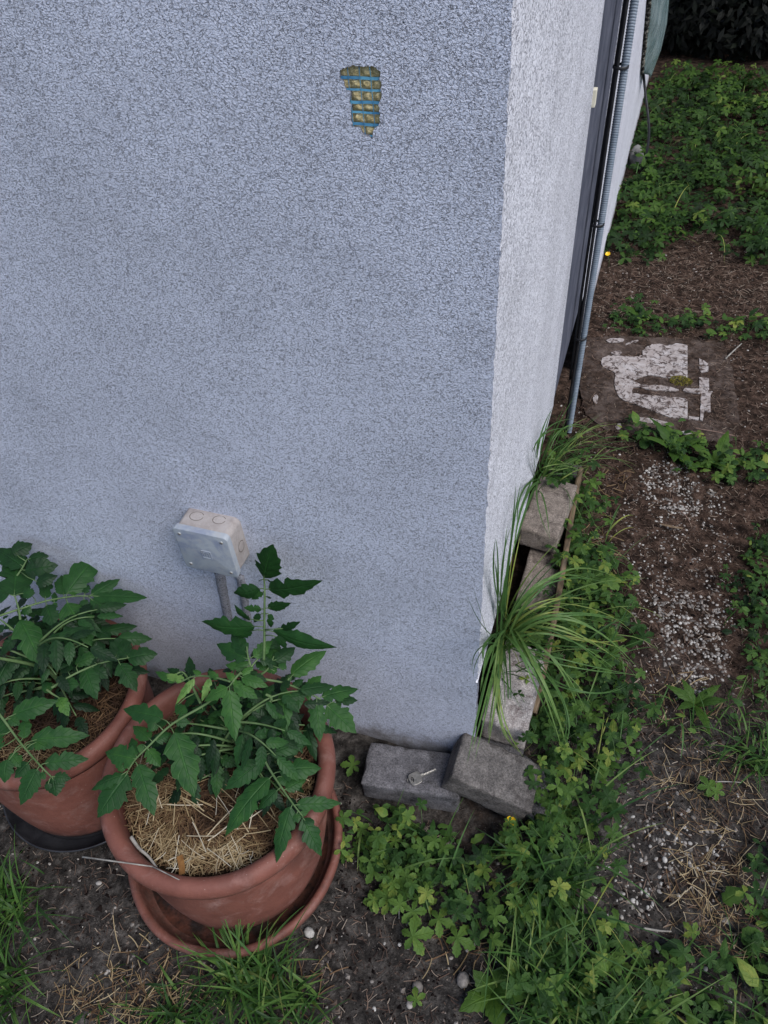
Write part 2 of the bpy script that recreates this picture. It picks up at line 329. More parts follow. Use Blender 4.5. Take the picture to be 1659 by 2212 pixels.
# broken edge of the render round the hole
g = MB(); n = len(hole); cxm = sum(p[0] for p in hole) / n; czm = sum(p[1] for p in hole) / n
rows = []
for y, k in ((0, 0), (.0025, .0006), (.006, -.0003), (.0135, .0010)):
    rows.append([(x + (x - cxm) * k * 8 + U(-.0005, .0005) * (y > 0), y, z + (z - czm) * k * 4 + U(-.0005, .0005) * (y > 0)) for x, z in hole])
g.grid(rows, closed=True); g.build('broken_edge', M['broken_render'], house, False)
# wool pushed out between the strands of the reinforcing mesh
xl, xr = min(p[0] for p in hole) - .004, max(p[0] for p in hole) + .004; zl, zr = min(p[1] for p in hole) - .004, max(p[1] for p in hole) + .004
colx = [F((780 + a / 6.9125) / 1.15732, (120 + 800 / 6.9125) / 1.15732).x for a in (475, 655, 850, 1035, 1215)]
rowz = [F((780 + 800 / 6.9125) / 1.15732, (120 + b / 6.9125) / 1.15732).z for b in (310, 530, 735, 948, 1125, 1330, 1530)]
def cell(v, arr):
    arr = sorted(arr)
    for i in range(len(arr) - 1):
        if arr[i] <= v <= arr[i + 1]:
            t = (v - arr[i]) / (arr[i + 1] - arr[i]); return math.sin(math.pi * t)
    return .3
g = MB(); NX, NZ = 60, 90; rows = []
for j in range(NZ + 1):
    z = zl + (zr - zl) * j / NZ; r = []
    for i in range(NX + 1):
        x = xl + (xr - xl) * i / NX
        b = (max(0, cell(x, colx)) * max(0, cell(z, rowz))) ** .5
        r.append((x, .0052 - .0030 * b + noise.noise(Vector((x * 320, z * 320, 2))) *   .0010, z))
    rows.append(r)
g.grid(rows); 
g.build('mineral_wool', M['wool'], house)
g = MB(); bxs = (F((780 + 1030 / 6.9125) / 1.15732, (120 + 1280 / 6.9125) / 1.15732))
g.tube([(bxs.x, .0045, bxs.z), (bxs.x, .0065, bxs.z)], .0012, n=10); g.build('drill_hole', M['black_rubber'], house)
g = MB()
for k, z in enumerate(sorted(rowz)[1:-1] + [sorted(rowz)[0]]):
    pts = [(x, .0020 + .0003 * math.sin(x * 900), z + noise.noise(Vector((x * 60, k, 0))) * .0008) for x in np.linspace(xl, xr, 16)]
    h = .0009 if k % 2 else .0012
    if k == len(rowz) - 2: pts = [p for p in pts if -.146 < p[0] < -.125]
    if len(pts) > 1: g.grid([[(p[0], p[1], p[2] - h) for p in pts], [(p[0], p[1] + .0005, p[2] + h) for p in pts]])
for k, x in enumerate(colx[1:-1]):
    pts = [(x + noise.noise(Vector((z * 60, k, 7))) * .0009 + (z - 1.27) * -.02, .0014, z) for z in np.linspace(zl, zr, 24)]
    g.grid([[(p[0] - .0004, p[1], p[2]) for p in pts], [(p[0] + .0004, p[1], p[2]) for p in pts]])
g.build('reinforcing_mesh', M['mesh_blue'], house)
# side cladding, stopping short of the ground
YE = .823
g = MB(); zs = [z for z in zc if z >= .329]; ysd = [0, .004, .012, .03, .1, .3, .6, YE - .006, YE]
rows = []
for z in zs:
    rows.append([((corner_x(z) + chip(z)) * max(0, 1 - y / .02) - (.003 if y == YE else 0), y, z) for y in ysd])
g.grid([[p for p in r] for r in rows])
z0 = zs[0]
g.grid([[(0, y, z0) for y in ysd], [(-.06, y, z0 - .004) for y in ysd]], 0)
g.grid([[(-.003, YE, z) for z in zs], [(-.09, YE, z) for z in zs]])
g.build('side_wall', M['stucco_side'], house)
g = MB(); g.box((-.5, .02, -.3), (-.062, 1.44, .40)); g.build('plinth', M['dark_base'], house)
g = MB(); zz = [z for z in zc if z <= .335]
g.grid([[(corner_x(z) + chip(z), 0, z), (corner_x(z) - .002, .022, z)] for z in zz]); g.build('render_edge', M['broken_render'], house, False)
# recessed grey panel, its pale trim, and the second stretch of wall
g = MB(); g.box((-.30, YE + .001, .325), (-.004, 1.30, ZT)); o = g.build('recessed_panel', M['panel'], house, False)
g = MB()
ya = [1.3 + .05 * i for i in range(0, 14)] + [2.0 + .2 * i for i in range(1, 30)]
def wz(y): return .33 if y < 1.42 else max(-.05, .0 + .03 * noise.noise(Vector((y * 4, 0, 3))))
rows = [[(0 + .0, y, wz(y)) for y in ya], [(.0, y, .6) for y in ya], [(.0, y, ZT) for y in ya]]
g.grid([[q for q in r] for r in rows]); g.grid([[(0, 1.3, .33), (-.3, 1.3, .33)], [(0, 1.3, ZT), (-.3, 1.3, ZT)]])
g.grid([[(0, ya[-1], -.1), (0, ya[-1], ZT)], [(-3.5, ya[-1], -.1), (-3.5, ya[-1], ZT)]])
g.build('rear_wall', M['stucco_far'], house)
g = MB(); g.box((-3.5, .001, ZT), (.0, ya[-1], ZT + .05)); g.build('wall_top', M['panel'], house, False)
# plastered-in cable runs below the box
g = MB()
for (a, b), (a2, b2), r in (((474, 1235), (496, 1350), .0115), ((518, 1240), (538, 1350), .010)):
    p, q = F(a, b), F(a2, b2); pts = [p.lerp(q, i / 14) + Vector((U(-.0006, .0006), .003, 0)) for i in range(15)]
    g.tube(pts, r, r * .9, 10)
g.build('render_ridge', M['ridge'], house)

# ------------------------------------------------------------ junction box
jb = empty('junction_box', (-.45, 0, .555), 'small square grey plastic junction box screwed to the front wall', 'junction box')
x0, x1, z0, z1, D = -.5005, -.4005, .553, .652, .048
def rbox(name, x0, x1, y0, y1, z0, z1, r, mat, parent, taper=0):
    g = MB(); n = 6
    def ring(e):
        pts = []
        for cx, cz, a0 in ((x1 - r, z1 - r, 0), (x0 + r, z1 - r, 90), (x0 + r, z0 + r, 180), (x1 - r, z0 + r, 270)):
            for k in range(n + 1):
                a = math.radians(a0 + 90 * k / n); pts.append((cx + (r - e) * math.cos(a), cz + (r - e) * math.sin(a)))
        return pts
    prof = [(y1, -taper), (y0 + .0012, 0), (y0 + .0003, .0004), (y0, .0014)]
    g.grid([[(p[0], y, p[1]) for p in ring(e)] for y, e in prof], closed=True)
    b = len(g.v); k = len(ring(0)); g.face(tuple(range(b - k, b)))
    return g.build(name, mat, parent)
body = rbox('body', x0 + .002, x1 - .002, -.036, 0.0, z0 + .002, z1 - .002, .010, M['box_dusty'], jb, .001)
lid = rbox('lid', x0, x1, -D, -.0372, z0, z1, .008, M['box_plastic'], jb)
for cx, cy, rr in ((-.472, -.014, .012), (-.432, -.012, .011)):
    g = MB()
    for k in range(22):
        a, b = math.pi * 2 * k / 24 + .5, math.pi * 2 * (k + 1) / 24 + .5
        g.grid([[(cx + q * math.cos(a), cy + q * .8 * math.sin(a), z1 - .0011) for q in (rr - .0007, rr + .0005)], [(cx + q * math.cos(b), cy + q * .8 * math.sin(b), z1 - .0011) for q in (rr - .0007, rr + .0005)]])
    g.build('knockout_ring', M['groove'], body)
g = MB()
for k in range(22):
    a, b = math.pi * 2 * k / 24 + .5, math.pi * 2 * (k + 1) / 24 + .5; rr = .011
    g.grid([[(x1 - .0007, -.016 + q * .8 * math.cos(a), .60 + q * math.sin(a)) for q in (rr - .0007, rr + .0005)], [(x1 - .0007, -.016 + q * .8 * math.cos(b), .60 + q * math.sin(b)) for q in (rr - .0007, rr + .0005)]])
g.build('knockout_ring', M['groove'], body)
for cx in (x0 + .012, x1 - .012):
    for cz in (z0 + .012, z1 - .012):
        g = MB(); g.lathe([(.0001, .0012), (.0028, .0010), (.0034, 0)], (0, 0), 16)
        g.v = [(cx + p[0], -D - p[2], cz + p[1]) for p in g.v]
        s_ = g.build('screw', M['screw'], lid)
        g = MB(); g.box((cx - .0022, -D - .00145, cz - .0004), (cx + .0022, -D - .00115, cz + .0004)); g.box((cx - .0004, -D - .00146, cz - .0022), (cx + .0004, -D - .00116, cz + .0022))
        o = g.build('screw_slot', M['groove'], lid)
g = MB(); mx_, mz = -.449, .600; w_ = .0085; e_ = .0012
for zz in (w_, -w_): g.box((mx_ - w_, -D - e_, mz + zz - .0004), (mx_ + w_, -D + .0005, mz + zz + .0004))
for xx in (w_, -w_): g.box((mx_ + xx - .0004, -D - e_, mz - w_), (mx_ + xx + .0004, -D + .0005, mz + w_))
for k in (-.0048, 0, .0048): g.box((mx_ + k - .0010, -D - e_, mz - .0052), (mx_ + k + .0003, -D + .0005, mz + .0052))
g.box((mx_ - .0065, -D - e_, mz + .0048), (mx_ + .0065, -D + .0005, mz + .0056))
g.build('embossed_mark', M['box_plastic'], lid, False)

# ------------------------------------------------------------ conduit and cables on the side wall
g = MB(); pts = []; cp = G(1228, 935)
n = 2400; zs_ = np.linspace(0.0, ZT, n); rows = []
for i, z in enumerate(zs_):
    r = .0084 + .0007 * math.sin(i * 2 * math.pi / 4.0 + .5); ox = .002 * math.sin(z * 2.1); oy = .004 * math.sin(z * 1.3 + 1)
    rows.append([(.030 + ox + r * math.cos(a), 1.126 + oy + r * math.sin(a), z - .004 * math.sin(a)) for a in [2 * math.pi * k / 14 for k in range(14)]])
g.grid(rows, closed=True); tag(g.build('corrugated_conduit', M['conduit']), 'grey ribbed plastic conduit running down the side wall into the soil', 'conduit')
g = MB()
def vc(x, y, a, ph, z0=.0): return [(x + a * math.sin(z * 5 + ph), y + a * math.cos(z * 3.3 + ph), z) for z in np.linspace(z0, ZT, 60)]
g.tube(vc(.0185, 1.118, .0012, 0), .0040, n=8); tag(g.build('black_cable', M['black_rubber']), 'black cable strapped close against the left of the ribbed conduit', 'cable')
g = MB(); g.tube(vc(.0115, 1.124, .0016, 2, .2), .0036, n=8); tag(g.build('black_cable', M['black_rubber']), 'thinner black cable between the recessed panel and the thicker cable', 'cable')
for z, lab in ((.34, 'lowest black tie holding the cables to the ribbed conduit'), (.66, 'middle black tie holding the cables to the ribbed conduit'), (1.0, 'topmost black tie holding the cables to the ribbed conduit')):
    g = MB(); g.lathe([(.0165, z), (.0168, z + .0015), (.0168, z + .0045), (.0155, z + .006)], (.024, 1.122), 24)
    tag(g.build('cable_tie', M['black_rubber']), lab, 'cable tie', 'ties round the conduit')
# plastic sheet over the far wall, with loose foam along its edge and a cable hanging out
g = MB(); rows = []
Lc = [S(1389, 158, .012), S(1395, 100, .012), S(1400, 50, .012), S(1405, 0, .012)]; Lc += [Lc[3] + (Lc[3] - Lc[2]) * k for k in (3, 8, 16)]
Rc = [F(1405, 170, 3.35), F(1428, 108, 3.40), F(1441, 52, 3.45), F(1446, 0, 3.5)]; Rc += [Rc[3] + Vector((.0, .0, .3 * k)) for k in (1, 2, 3)]
for i in range(len(Lc) - 1):
    for q in range(8):
        t = q / 8; A_ = Lc[i].lerp(Lc[i + 1], t); B_ = Rc[i].lerp(Rc[i + 1], t); row = []
        for j in range(15):
            u = j / 14; p = A_.lerp(B_, u); p.x += .012 * math.sin(math.pi * u) + .010 * noise.noise(Vector((u * 5, p.z * 9, 1))) * math.sin(math.pi * min(1, u + .15)); p.x = max(.006, p.x); row.append(p)
        rows.append(row)
g.grid(rows); o = g.build('plastic_sheet', M['plastic_sheet']); sol = o.modifiers.new('thickness', 'SOLIDIFY'); sol.thickness = .001
tag(o, 'creased translucent plastic sheet hanging loose on the far side wall', 'plastic sheet')
g = MB(); pts = []
for k in np.linspace(0, 1, 120): p = Lc[0].lerp(Lc[3], k * 1.6); pts.append((p.x - .004 + U(-.003, .003), p.y + U(-.006, .006), p.z))
g.tube(pts, .006, .010, 6); tag(g.build('foam_bead', M['foam_debris']), 'ragged crumbling black and white foam bead along the edge of the plastic sheet', 'foam bead')
ctrl = [F(1389, 150, 3.25), F(1394, 200, 3.22), F(1400, 250, 3.18), F(1402, 290, 3.16), F(1396, 335, 3.14), G(1384, 374, .0)]
def spline(c, n=24):
    P_ = [c[0]] + list(c) + [c[-1]]; out = []
    for i in range(len(c) - 1):
        for k in range(n // (len(c) - 1) + 1):
            t = k / (n // (len(c) - 1) + 1); p0, p1, p2, p3 = P_[i:i + 4]
            out.append(.5 * ((2 * p1) + (p2 - p0) * t + (2 * p0 - 5 * p1 + 4 * p2 - p3) * t * t + (3 * p1 - p0 - 3 * p2 + p3) * t ** 3))
    return out + [c[-1]]
g = MB(); g.tube(spline(ctrl), .006, n=8); tag(g.build('hanging_cable', M['black_rubber']), 'loose black cable hanging from under the plastic sheet into the weeds', 'cable')
g = MB(); p = S(1293, 178, 0); g.box((-.002, YE - .004, p.z - .016), (.006, YE + .012, p.z + .014)); bevel(g.build('paper_tag', M['tag'], None, False), .001)
tag(bpy.data.objects['paper_tag'], 'small cream tag sticking out of the end of the side cladding', 'tag')

# ------------------------------------------------------------ pavers, board, key
def paver(loc, dims, rot, mat, label, seed, chips=.003):
    bm = bmesh.new(); bmesh.ops.create_cube(bm, size=1)
    for v in bm.verts: v.co = Vector((v.co.x * dims[0], v.co.y * dims[1], v.co.z * dims[2]))
    bmesh.ops.bevel(bm, geom=bm.edges[:], offset=.0022, segments=1, affect='EDGES')
    bmesh.ops.subdivide_edges(bm, edges=[e for e in bm.edges if e.calc_length() > .012], cuts=11, use_grid_fill=True)
    for v in bm.verts:
        q = v.co * 28 + Vector((seed, 0, 0)); n_ = noise.noise(q) * .0028 + noise.noise(q * 3) * .0014
        ax, ay, az = abs(v.co.x) / dims[0] * 2, abs(v.co.y) / dims[1] * 2, abs(v.co.z) / dims[2] * 2
        edge = (ax > .95) + (ay > .93) + (az > .93)
        k = -abs(noise.noise(q * 2)) * chips * 2.4 if edge >= 2 else 0
        v.co += v.co.normalized() * (n_ * .5 + k)
    me = bpy.data.meshes.new('concrete_paver'); bm.to_mesh(me); bm.free(); me.materials.append(mat)
    for p_ in me.polygons: p_.use_smooth = True
    o = bpy.data.objects.new('concrete_paver', me); COL.objects.link(o); o.location = loc; o.rotation_euler = rot
    return tag(o, label, 'paver', 'concrete pavers stacked along the foot of the wall')
T1 = .068
a_, b_, c_ = G(803, 1609, T1), G(779, 1693, T1), G(973, 1723, T1)
ex = (c_ - b_).normalized(); yaw1 = math.atan2(ex.y, ex.x); ey = Vector((-ex.y, ex.x, 0))
W1 = (a_ - b_).length
ctr = b_ + ex * .098 + ey * .046; ctr.z = T1 - .04
paver(ctr, (.196, .092, .08), (0, 0, yaw1), M['paver_dark'], 'dark grey concrete paver lying flat with the key on it', 1)
th = math.radians(19); yaw2 = math.radians(-1); Rm = Matrix.Rotation(yaw2, 3, 'Z') @ Matrix.Rotation(th, 3, 'Y')
tl = G(975, 1677, .138); ctr2 = tl - Rm @ Vector((-.084, -.05, .035))
paver(ctr2, (.168, .1, .07), Rm.to_euler(), M['paver_brown'], 'tilted brownish concrete paver with one end propped on the paver with the key', 2)
paver((.052, .158, .06), (.095, .205, .08), (0, 0, math.radians(-2)), M['paver_lichen'], 'pale concrete paver blotched with lichen under the long grass beside the corner', 3, .004)
paver((.050, .492, .025), (.088, .20, .07), (0, 0, math.radians(-1)), M['paver_mid'], 'weathered paver with exposed grit, half under the brown paver', 4)
paver((.034, .665, .105), (.098, .20, .065), (0, 0, math.radians(-6)), M['paver_mid'], 'clean light brown paver at the far top of the row beside the side wall', 5)
paver((.045, .83, .02), (.095, .2, .07), (0, 0, math.radians(1)), M['paver_brown'], 'dark paver sunk under the far grass clump, supporting the light brown one', 6)
paver((.045, .065, -.02), (.10, .12, .06), (0, 0, math.radians(3)), M['paver_dark'], 'nearly black paver half buried below the lichen-blotched paver', 7)
paver((.130, -.02, -.012), (.12, .10, .05), (0, 0, math.radians(-25)), M['paver_dark'], 'dark buried paver under the low end of the tilted paver', 8)
bm = bmesh.new(); rows = []
g = MB(); N_ = 60
for i in range(N_ + 1):
    t = i / N_; y = .12 + .75 * t; x = .100 + .004 * math.sin(t * 5) - .006 * t; zt = .098 + .012 * noise.noise(Vector((y * 9, 0, 0))) - .05 * max(0, .15 - t) * 4; w = .014
    rows.append([(x - w / 2, y, -.03), (x - w / 2, y, zt - .002), (x - w / 4, y, zt), (x + w / 4, y, zt), (x + w / 2, y, zt - .003), (x + w / 2, y, -.03)])
g.grid(rows); b0 = 0; g.face((0, 1, 2, 3, 4, 5)); e = N_ * 6; g.face((e + 5, e + 4, e + 3, e + 2, e + 1, e))
tag(g.build('wooden_board', M['wood']), 'narrow weathered wooden edging board standing along the outer side of the pavers', 'board')
# key
kz = T1 + .0045; kb = G(897, 1682, kz); kt = G(938, 1664, kz); kd = (kt - kb).normalized(); ks = Vector((-kd.y, kd.x, 0))
key = empty('key', kb, 'flat silvery door key with a square bow lying on the dark paver', 'key')
def kp(a, b, z): q = kb + kd * a + ks * b; return (q.x, q.y, z)
g = MB(); outer = []; R_ = .0125
for k in range(32):
    a = 2 * math.pi * k / 32; e = 3.6; c1, s1 = math.cos(a), math.sin(a)
    outer.append((R_ * abs(c1) ** (2 / e) * (1 if c1 > 0 else -1), R_ * 1.02 * abs(s1) ** (2 / e) * (1 if s1 > 0 else -1)))
inner = [(-.0060 + .0030 * math.cos(2 * math.pi * k / 32), .0055 * math.sin(2 * math.pi * k / 32)) for k in range(32)]
rr = [[kp(*p, kz) for p in inner], [kp(*p, kz + .0022) for p in inner], [kp(*p, kz + .0022) for p in [(q[0] * .96, q[1] * .96) for q in outer]], [kp(*p, kz + .0018) for p in outer], [kp(*p, kz) for p in outer]]
g.grid(rr, closed=True); g.build('bow', M['key'], key, False)
g = MB(); top = []; L_ = .034
for i in range(35):
    t = i / 34; a = .0115 + L_ * t; cut = .0018 * (abs(math.sin(t * 17)) ** .6) * (t > .22) * (t < .97) + .002 * max(0, t - .93) / .07
    top.append((a, -.0036 + (0 if t < .2 else .0004), .0038 - cut))
g.grid([[kp(a, lo, kz) for a, lo, hi in top], [kp(a, lo, kz + .0019) for a, lo, hi in top], [kp(a, lo + (hi - lo) * .35, kz + .0019) for a, lo, hi in top], [kp(a, lo + (hi - lo) * .45, kz + .0012) for a, lo, hi in top], [kp(a, hi - .0012, kz + .0019) for a, lo, hi in top], [kp(a, hi, kz + .0019) for a, lo, hi in top], [kp(a, hi, kz) for a, lo, hi in top]])
g.build('blade', M['key'], key, False)
g = MB(); g.tube([kp(-.0095 + .0055 * math.cos(t) - .002, .0055 * math.sin(t), kz + .0012 + .002 * math.cos(t)) for t in np.linspace(0, 6.28, 22)], .0006, n=6); g.build('split_ring', M['key'], key)

# ------------------------------------------------------------ pots
def pot(cx, cy, rim_r, h, base_r, label, bx=0, by=0):
    def lean(g):
        g.v = [(p[0] + bx * (1 - p[2] / h), p[1] + by * (1 - p[2] / h), p[2]) for p in g.v]
    p = empty('plant_pot', (cx, cy, .012), label, 'plant pot', 'terracotta plant pots against the wall')
    k = rim_r / .205
    prof = [(.001, .016), (base_r * .93, .016), (base_r * .97, .02), (base_r, .032), (base_r * 1.05, .07), (base_r * 1.10, .12), (base_r * 1.13, .16), (base_r * 1.145, h - .052), (base_r * 1.15, h - .042)]
    g = MB(); g.lathe(prof, (cx, cy), 96, jit=.004); lean(g); g.build('body', M['terracotta'], p)
    r = rim_r
    prof = [(base_r * 1.14, h - .046), (r - .018, h - .045), (r - .009, h - .041), (r - .002, h - .033), (r, h - .022), (r - .001, h - .012), (r - .005, h - .005), (r - .012, h), (r - .020, h - .001), (r - .027, h - .006), (r - .031, h - .016), (r - .034, h - .045), (r - .040, h - .10)]
    g = MB(); g.lathe(prof, (cx, cy), 128, jit=.004); g.build('rim', M['terracotta'], p)
    g = MB(); rows = []
    for i in range(26):
        q = (r - .033) * i / 25 + .0005
        rows.append([(cx + q * math.cos(a), cy + q * math.sin(a), h - .048 + .006 * noise.noise(Vector((q * math.cos(a) * 20, q * math.sin(a) * 20, cx))) + .006 * (1 - (i / 25) ** 2)) for a in [2 * math.pi * k / 60 for k in range(60)]])
    g.grid(rows, closed=True); g.build('soil', M['soil'], p)
    return p
RP = (-.399, -.262, .206, .292, .160); LP = (-.79, -.217, .186, .29, .153)
pot(*RP, 'terracotta plant pot standing in the red clay saucer, straw mulch in front', .006, -.030)
pot(*LP, 'terracotta plant pot cut by the left edge of the photo, black saucer below', .012, -.026)
g = MB(); r = .209
g.lathe([(.001, .004), (r - .03, .004), (r - .012, .012), (r - .002, .03), (r, .044), (r - .002, .050), (r - .008, .053), (r - .014, .050), (r - .017, .043), (r - .021, .026), (r - .032, .014), (r - .05, .0115)], (-.403, -.292), 128, jit=.008)
sau = g.build('saucer', M['terracotta']); tag(sau, 'round red clay saucer with a thick lip under the right pot', 'saucer')
g = MB(); g.lathe([(.001, .0118), (.16, .0125), (.180, .0155), (.188, .0235)], (-.403, -.292), 64); g.build('wet_bottom', M['damp_clay'], sau)
g = MB(); r = .182
g.lathe([(.001, .004), (r - .03, .004), (r - .006, .02), (r, .034), (r - .002, .036), (r - .004, .034), (r - .010, .02), (r - .034, .009)], (-.777, -.243), 96)
tag(g.build('saucer', M['black_plastic']), 'thin black plastic saucer under the left pot', 'saucer')

# ------------------------------------------------------------ straw mulch in the pots
def strip(g, p, az, tilt, L, w, t, bend=0, m=0):
    d = Vector((math.cos(az) * math.cos(tilt), math.sin(az) * math.cos(tilt), math.sin(tilt))); s_ = Vector((-math.sin(az), math.cos(az), U(-.5, .5))).normalized() * (w / 2)
    s2 = Vector((-math.sin(az), math.cos(az), 0)); r = []
    n_ = 3 if abs(bend) < .2 else 5
    for i in range(n_ + 1):
        q = i / n_ - .5; c = p + d * (L * q) + s2 * (bend * L * (q * q)); r.append(c)
    g.grid([[c - s_ for c in r], [c + s_ for c in r]], m, t)
def mulch(name, cx, cy, R, z, count, label, bright):
    g = MB()
    for i in range(count):
        a = U(0, 6.283); q = R * math.sqrt(rnd()); x = cx + q * math.cos(a); y = cy + q * math.sin(a)
        edge = q / R; front = max(0, -(y - cy) / R)
        L = U(.012, .05) * (1.3 if rnd() < .15 else 1)
        if q + L * .4 > R: L *= .45
        layer = rnd() ** .8
        zz = z + .016 * layer + .008 * edge * front
        wet = noise.noise(Vector((x * 14, y * 14, 3)))
        t = max(0, min(1, bright - .42 * max(0, 1 - 1.6 * edge * max(front, .5)) + .55 * wet + .55 * (layer - .62) + .25 * front * edge + U(-.22, .24)))  # deeper straws tinted darker, painting in the shade of the gaps
        strip(g, Vector((x, y, zz)), U(0, 6.283), U(-.18, .18), L, U(.0005, .0014) * (1.5 if t < .4 else 1), t, U(-.5, .5))
    return tag(g.build(name, M['straw']), label, 'straw mulch', kind='stuff')
mulch('straw_mulch', RP[0], RP[1], .166, .243, 6500, 'dry golden straw mulch covering the soil of the right pot', .32)
mulch('straw_mulch', LP[0], LP[1], .150, .243, 2600, 'dark rotting straw mulch in the left pot', .15)
g = MB()
for k in range(150):
    a = U(0, 6.283); q = .15 * math.sqrt(rnd()); L = U(.05, .11) * (1 - .5 * q / .15)
    if -.9 > math.sin(a) * q / .15 or rnd() < .7: strip(g, Vector((RP[0] + q * math.cos(a), RP[1] + q * math.sin(a), .262 + U(0, .006))), U(0, 6.283), U(-.08, .08), L, U(.0010, .0018), U(.7, 1), U(-.15, .15))
tag(g.build('loose_straw', M['straw']), 'longer loose straws lying on top of the mulch in the right pot', 'loose straw', kind='stuff')
g = MB(); a_ = G(178, 1851, .292); b_ = G(330, 1872, .296); c2_ = G(420, 1918, .285)
g.tube([a_, a_.lerp(b_, .5), b_], .0014, .0011, 6); g.tube([b_, b_.lerp(c2_, .5) + Vector((0, 0, .002)), c2_], .0011, .0008, 6)
tag(g.build('straw_stalk', M['bleached']), 'long pale straw stalk poking out over the left side of the right pot rim', 'straw stalk')
g = MB(); g.tube(spline([G(283, 1808, .272), G(300, 1832, .272), G(322, 1852, .270), G(345, 1885, .268)]), .0032, .0018, 7)
tag(g.build('dry_twig', M['bleached']), 'bleached bent twig lying on the straw inside the right pot', 'twig')
g = MB()
for (px, py) in ((392, 1868),):
    c = G(px, py, .268); strip(g, c, 2.2, .1, .030, .011, .8, .2)
o = g.build('dead_leaf', M['petal']); o.data.materials[0] = mat_simple('dead_leaf', (.15, .065, .02), (.24, .12, .04), 80, .8, .2); tag(o, 'small curled orange dead leaf on the straw of the right pot', 'leaf')

# ------------------------------------------------------------ leaves
def leaflet(g, B, T, N, w, t=.5, m=0, nt_=6, fold=.22, arch=.08, nv=18, curl=.0, jag=.18):
    D = T - B; L = D.length
    if L < 1e-4: return
    D = D / L; S_ = D.cross(N).normalized(); N = S_.cross(D).normalized(); rows = []; uvs = []
    ph = rnd(); lob = U(.16, .3); depth = [U(.0, .6) * (jag > .1), U(.0, .6) * (jag > .1)]; wav = U(0, 6)
    us = (-1, -.5, 0, .5, 1)
    for i in range(nv + 1):
        v = i / nv
        base = (math.sin(math.pi * min(1, v ** .68)) ** .95) if v < 1 else 0
        r = []; q = []
        for u in us:
            sd_ = 0 if u < 0 else 1
            saw = (v * nt_ + ph + sd_ * .4) % 1.0
            wd = base * (1 + jag * (saw - .5) * 1.6 * (abs(u) == 1)); 
            notch = depth[sd_] * math.exp(-((v - lob - .1) / .045) ** 2) * (abs(u) == 1)
            wd *= (1 - notch)
            x = u * wd * w / 2
            y = v + (abs(u) == 1) * jag * .20 * (saw) * base * (w / L) 
            h = arch * math.sin(math.pi * v) * L - fold * abs(u) * wd * w * .5 - curl * L * v * v
            h += .010 * L * math.sin(v * nt_ * 6.28 + wav) * abs(u) * base + .02 * L * math.sin(v * 5 + wav) * u * base
            r.append(B + D * (L * y) + S_ * x + N * h); q.append((.5 + u * .5, v))
        rows.append(r); uvs.append(q)
    g.grid(rows, m, t, uvs)
def norm_at(p, up=.55, jit=.3):
    c = (Vector(CAM) - p).normalized(); return (Vector((0, 0, up)) + c * .7 + Vector((U(-jit, jit), U(-jit, jit), U(-jit, jit) * .5))).normalized()
def near_t(px, py, path):
    best = (1e9, 0); n_ = len(path) - 1
    for i in range(n_):
        ax, ay = path[i]; bx, by = path[i + 1]; dx, dy = bx - ax, by - ay; t = max(0, min(1, ((px - ax) * dx + (py - ay) * dy) / max(1e-6, dx * dx + dy * dy)))
        d = math.hypot(px - ax - dx * t, py - ay - dy * t)
        if d < best[0]: best = (d, (i + t) / n_, ax + dx * t, ay + dy * t)
    return best
def compound(parent, conv, path, lf, z0, z1, droop=.25, mode='z', tone=.5, sw=2.0, rr=.0026, label=None):
    """one pinnate leaf: a stalk and its leaflets; lf = (base x, y, tip x, y, width[, droop[, tint]]) measured on the photo"""
    path = [conv(*p) for p in path]; pos = (lambda a, b, z: G(a, b, z)) if mode == 'z' else (lambda a, b, z: F(a, b, z))
    n_ = len(path) - 1; P3 = [pos(*path[i], z0 + (z1 - z0) * i / n_) for i in range(n_ + 1)]
    g = MB(); sp = spline(P3, 20); g.tube(sp, rr, rr * .45, 6, 1)
    for q in lf:
        bx, by = conv(q[0], q[1]); tx, ty = conv(q[2], q[3]); wpx = q[4] * conv.s
        dr = q[5] if len(q) > 5 and q[5] is not None else droop; tt = q[6] if len(q) > 6 else tone + U(-.2, .2)
        d_, t, nx, ny = near_t(bx, by, path); zb = z0 + (z1 - z0) * t
        B = pos(bx, by, zb); root = pos(nx, ny, zb)
        if mode == 'z':
            L0 = (pos(tx, ty, zb) - B).length; T = pos(tx, ty, zb - dr * L0)
        else: T = pos(tx, ty, zb - .02 * dr)
        dep = (Vector(CAM) - B).length * .97
        w = wpx / FPX * dep
        N = norm_at(B) if mode == 'z' else Vector((U(-.15, .15), -1, .35 + U(-.2, .2))).normalized(); w *= 1.12; g.tube([root, root.lerp(B, .5) + Vector((0, 0, .001)), B + (T - B) * .15], .0011, .0007, 5, 1)
        leaflet(g, B, T, N, w, tt, 0, random.choice((4, 5, 5)), U(.12, .35), U(.02, .10), curl=U(0, .08))
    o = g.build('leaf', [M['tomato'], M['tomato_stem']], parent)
    if label: o['label'] = label
    return o
class Conv:
    def __init__(s, ox, oy, k): s.ox, s.oy, s.k = ox, oy, k; s.s = 1 / k / 1.15732
    def __call__(s, a, b): return ((s.ox + a / s.k) / 1.15732, (s.oy + b / s.k) / 1.15732)
c1 = Conv(0, 1300, 2.572); c2 = Conv(400, 1250, 2.95); c3 = Conv(200, 1850, 2.183)
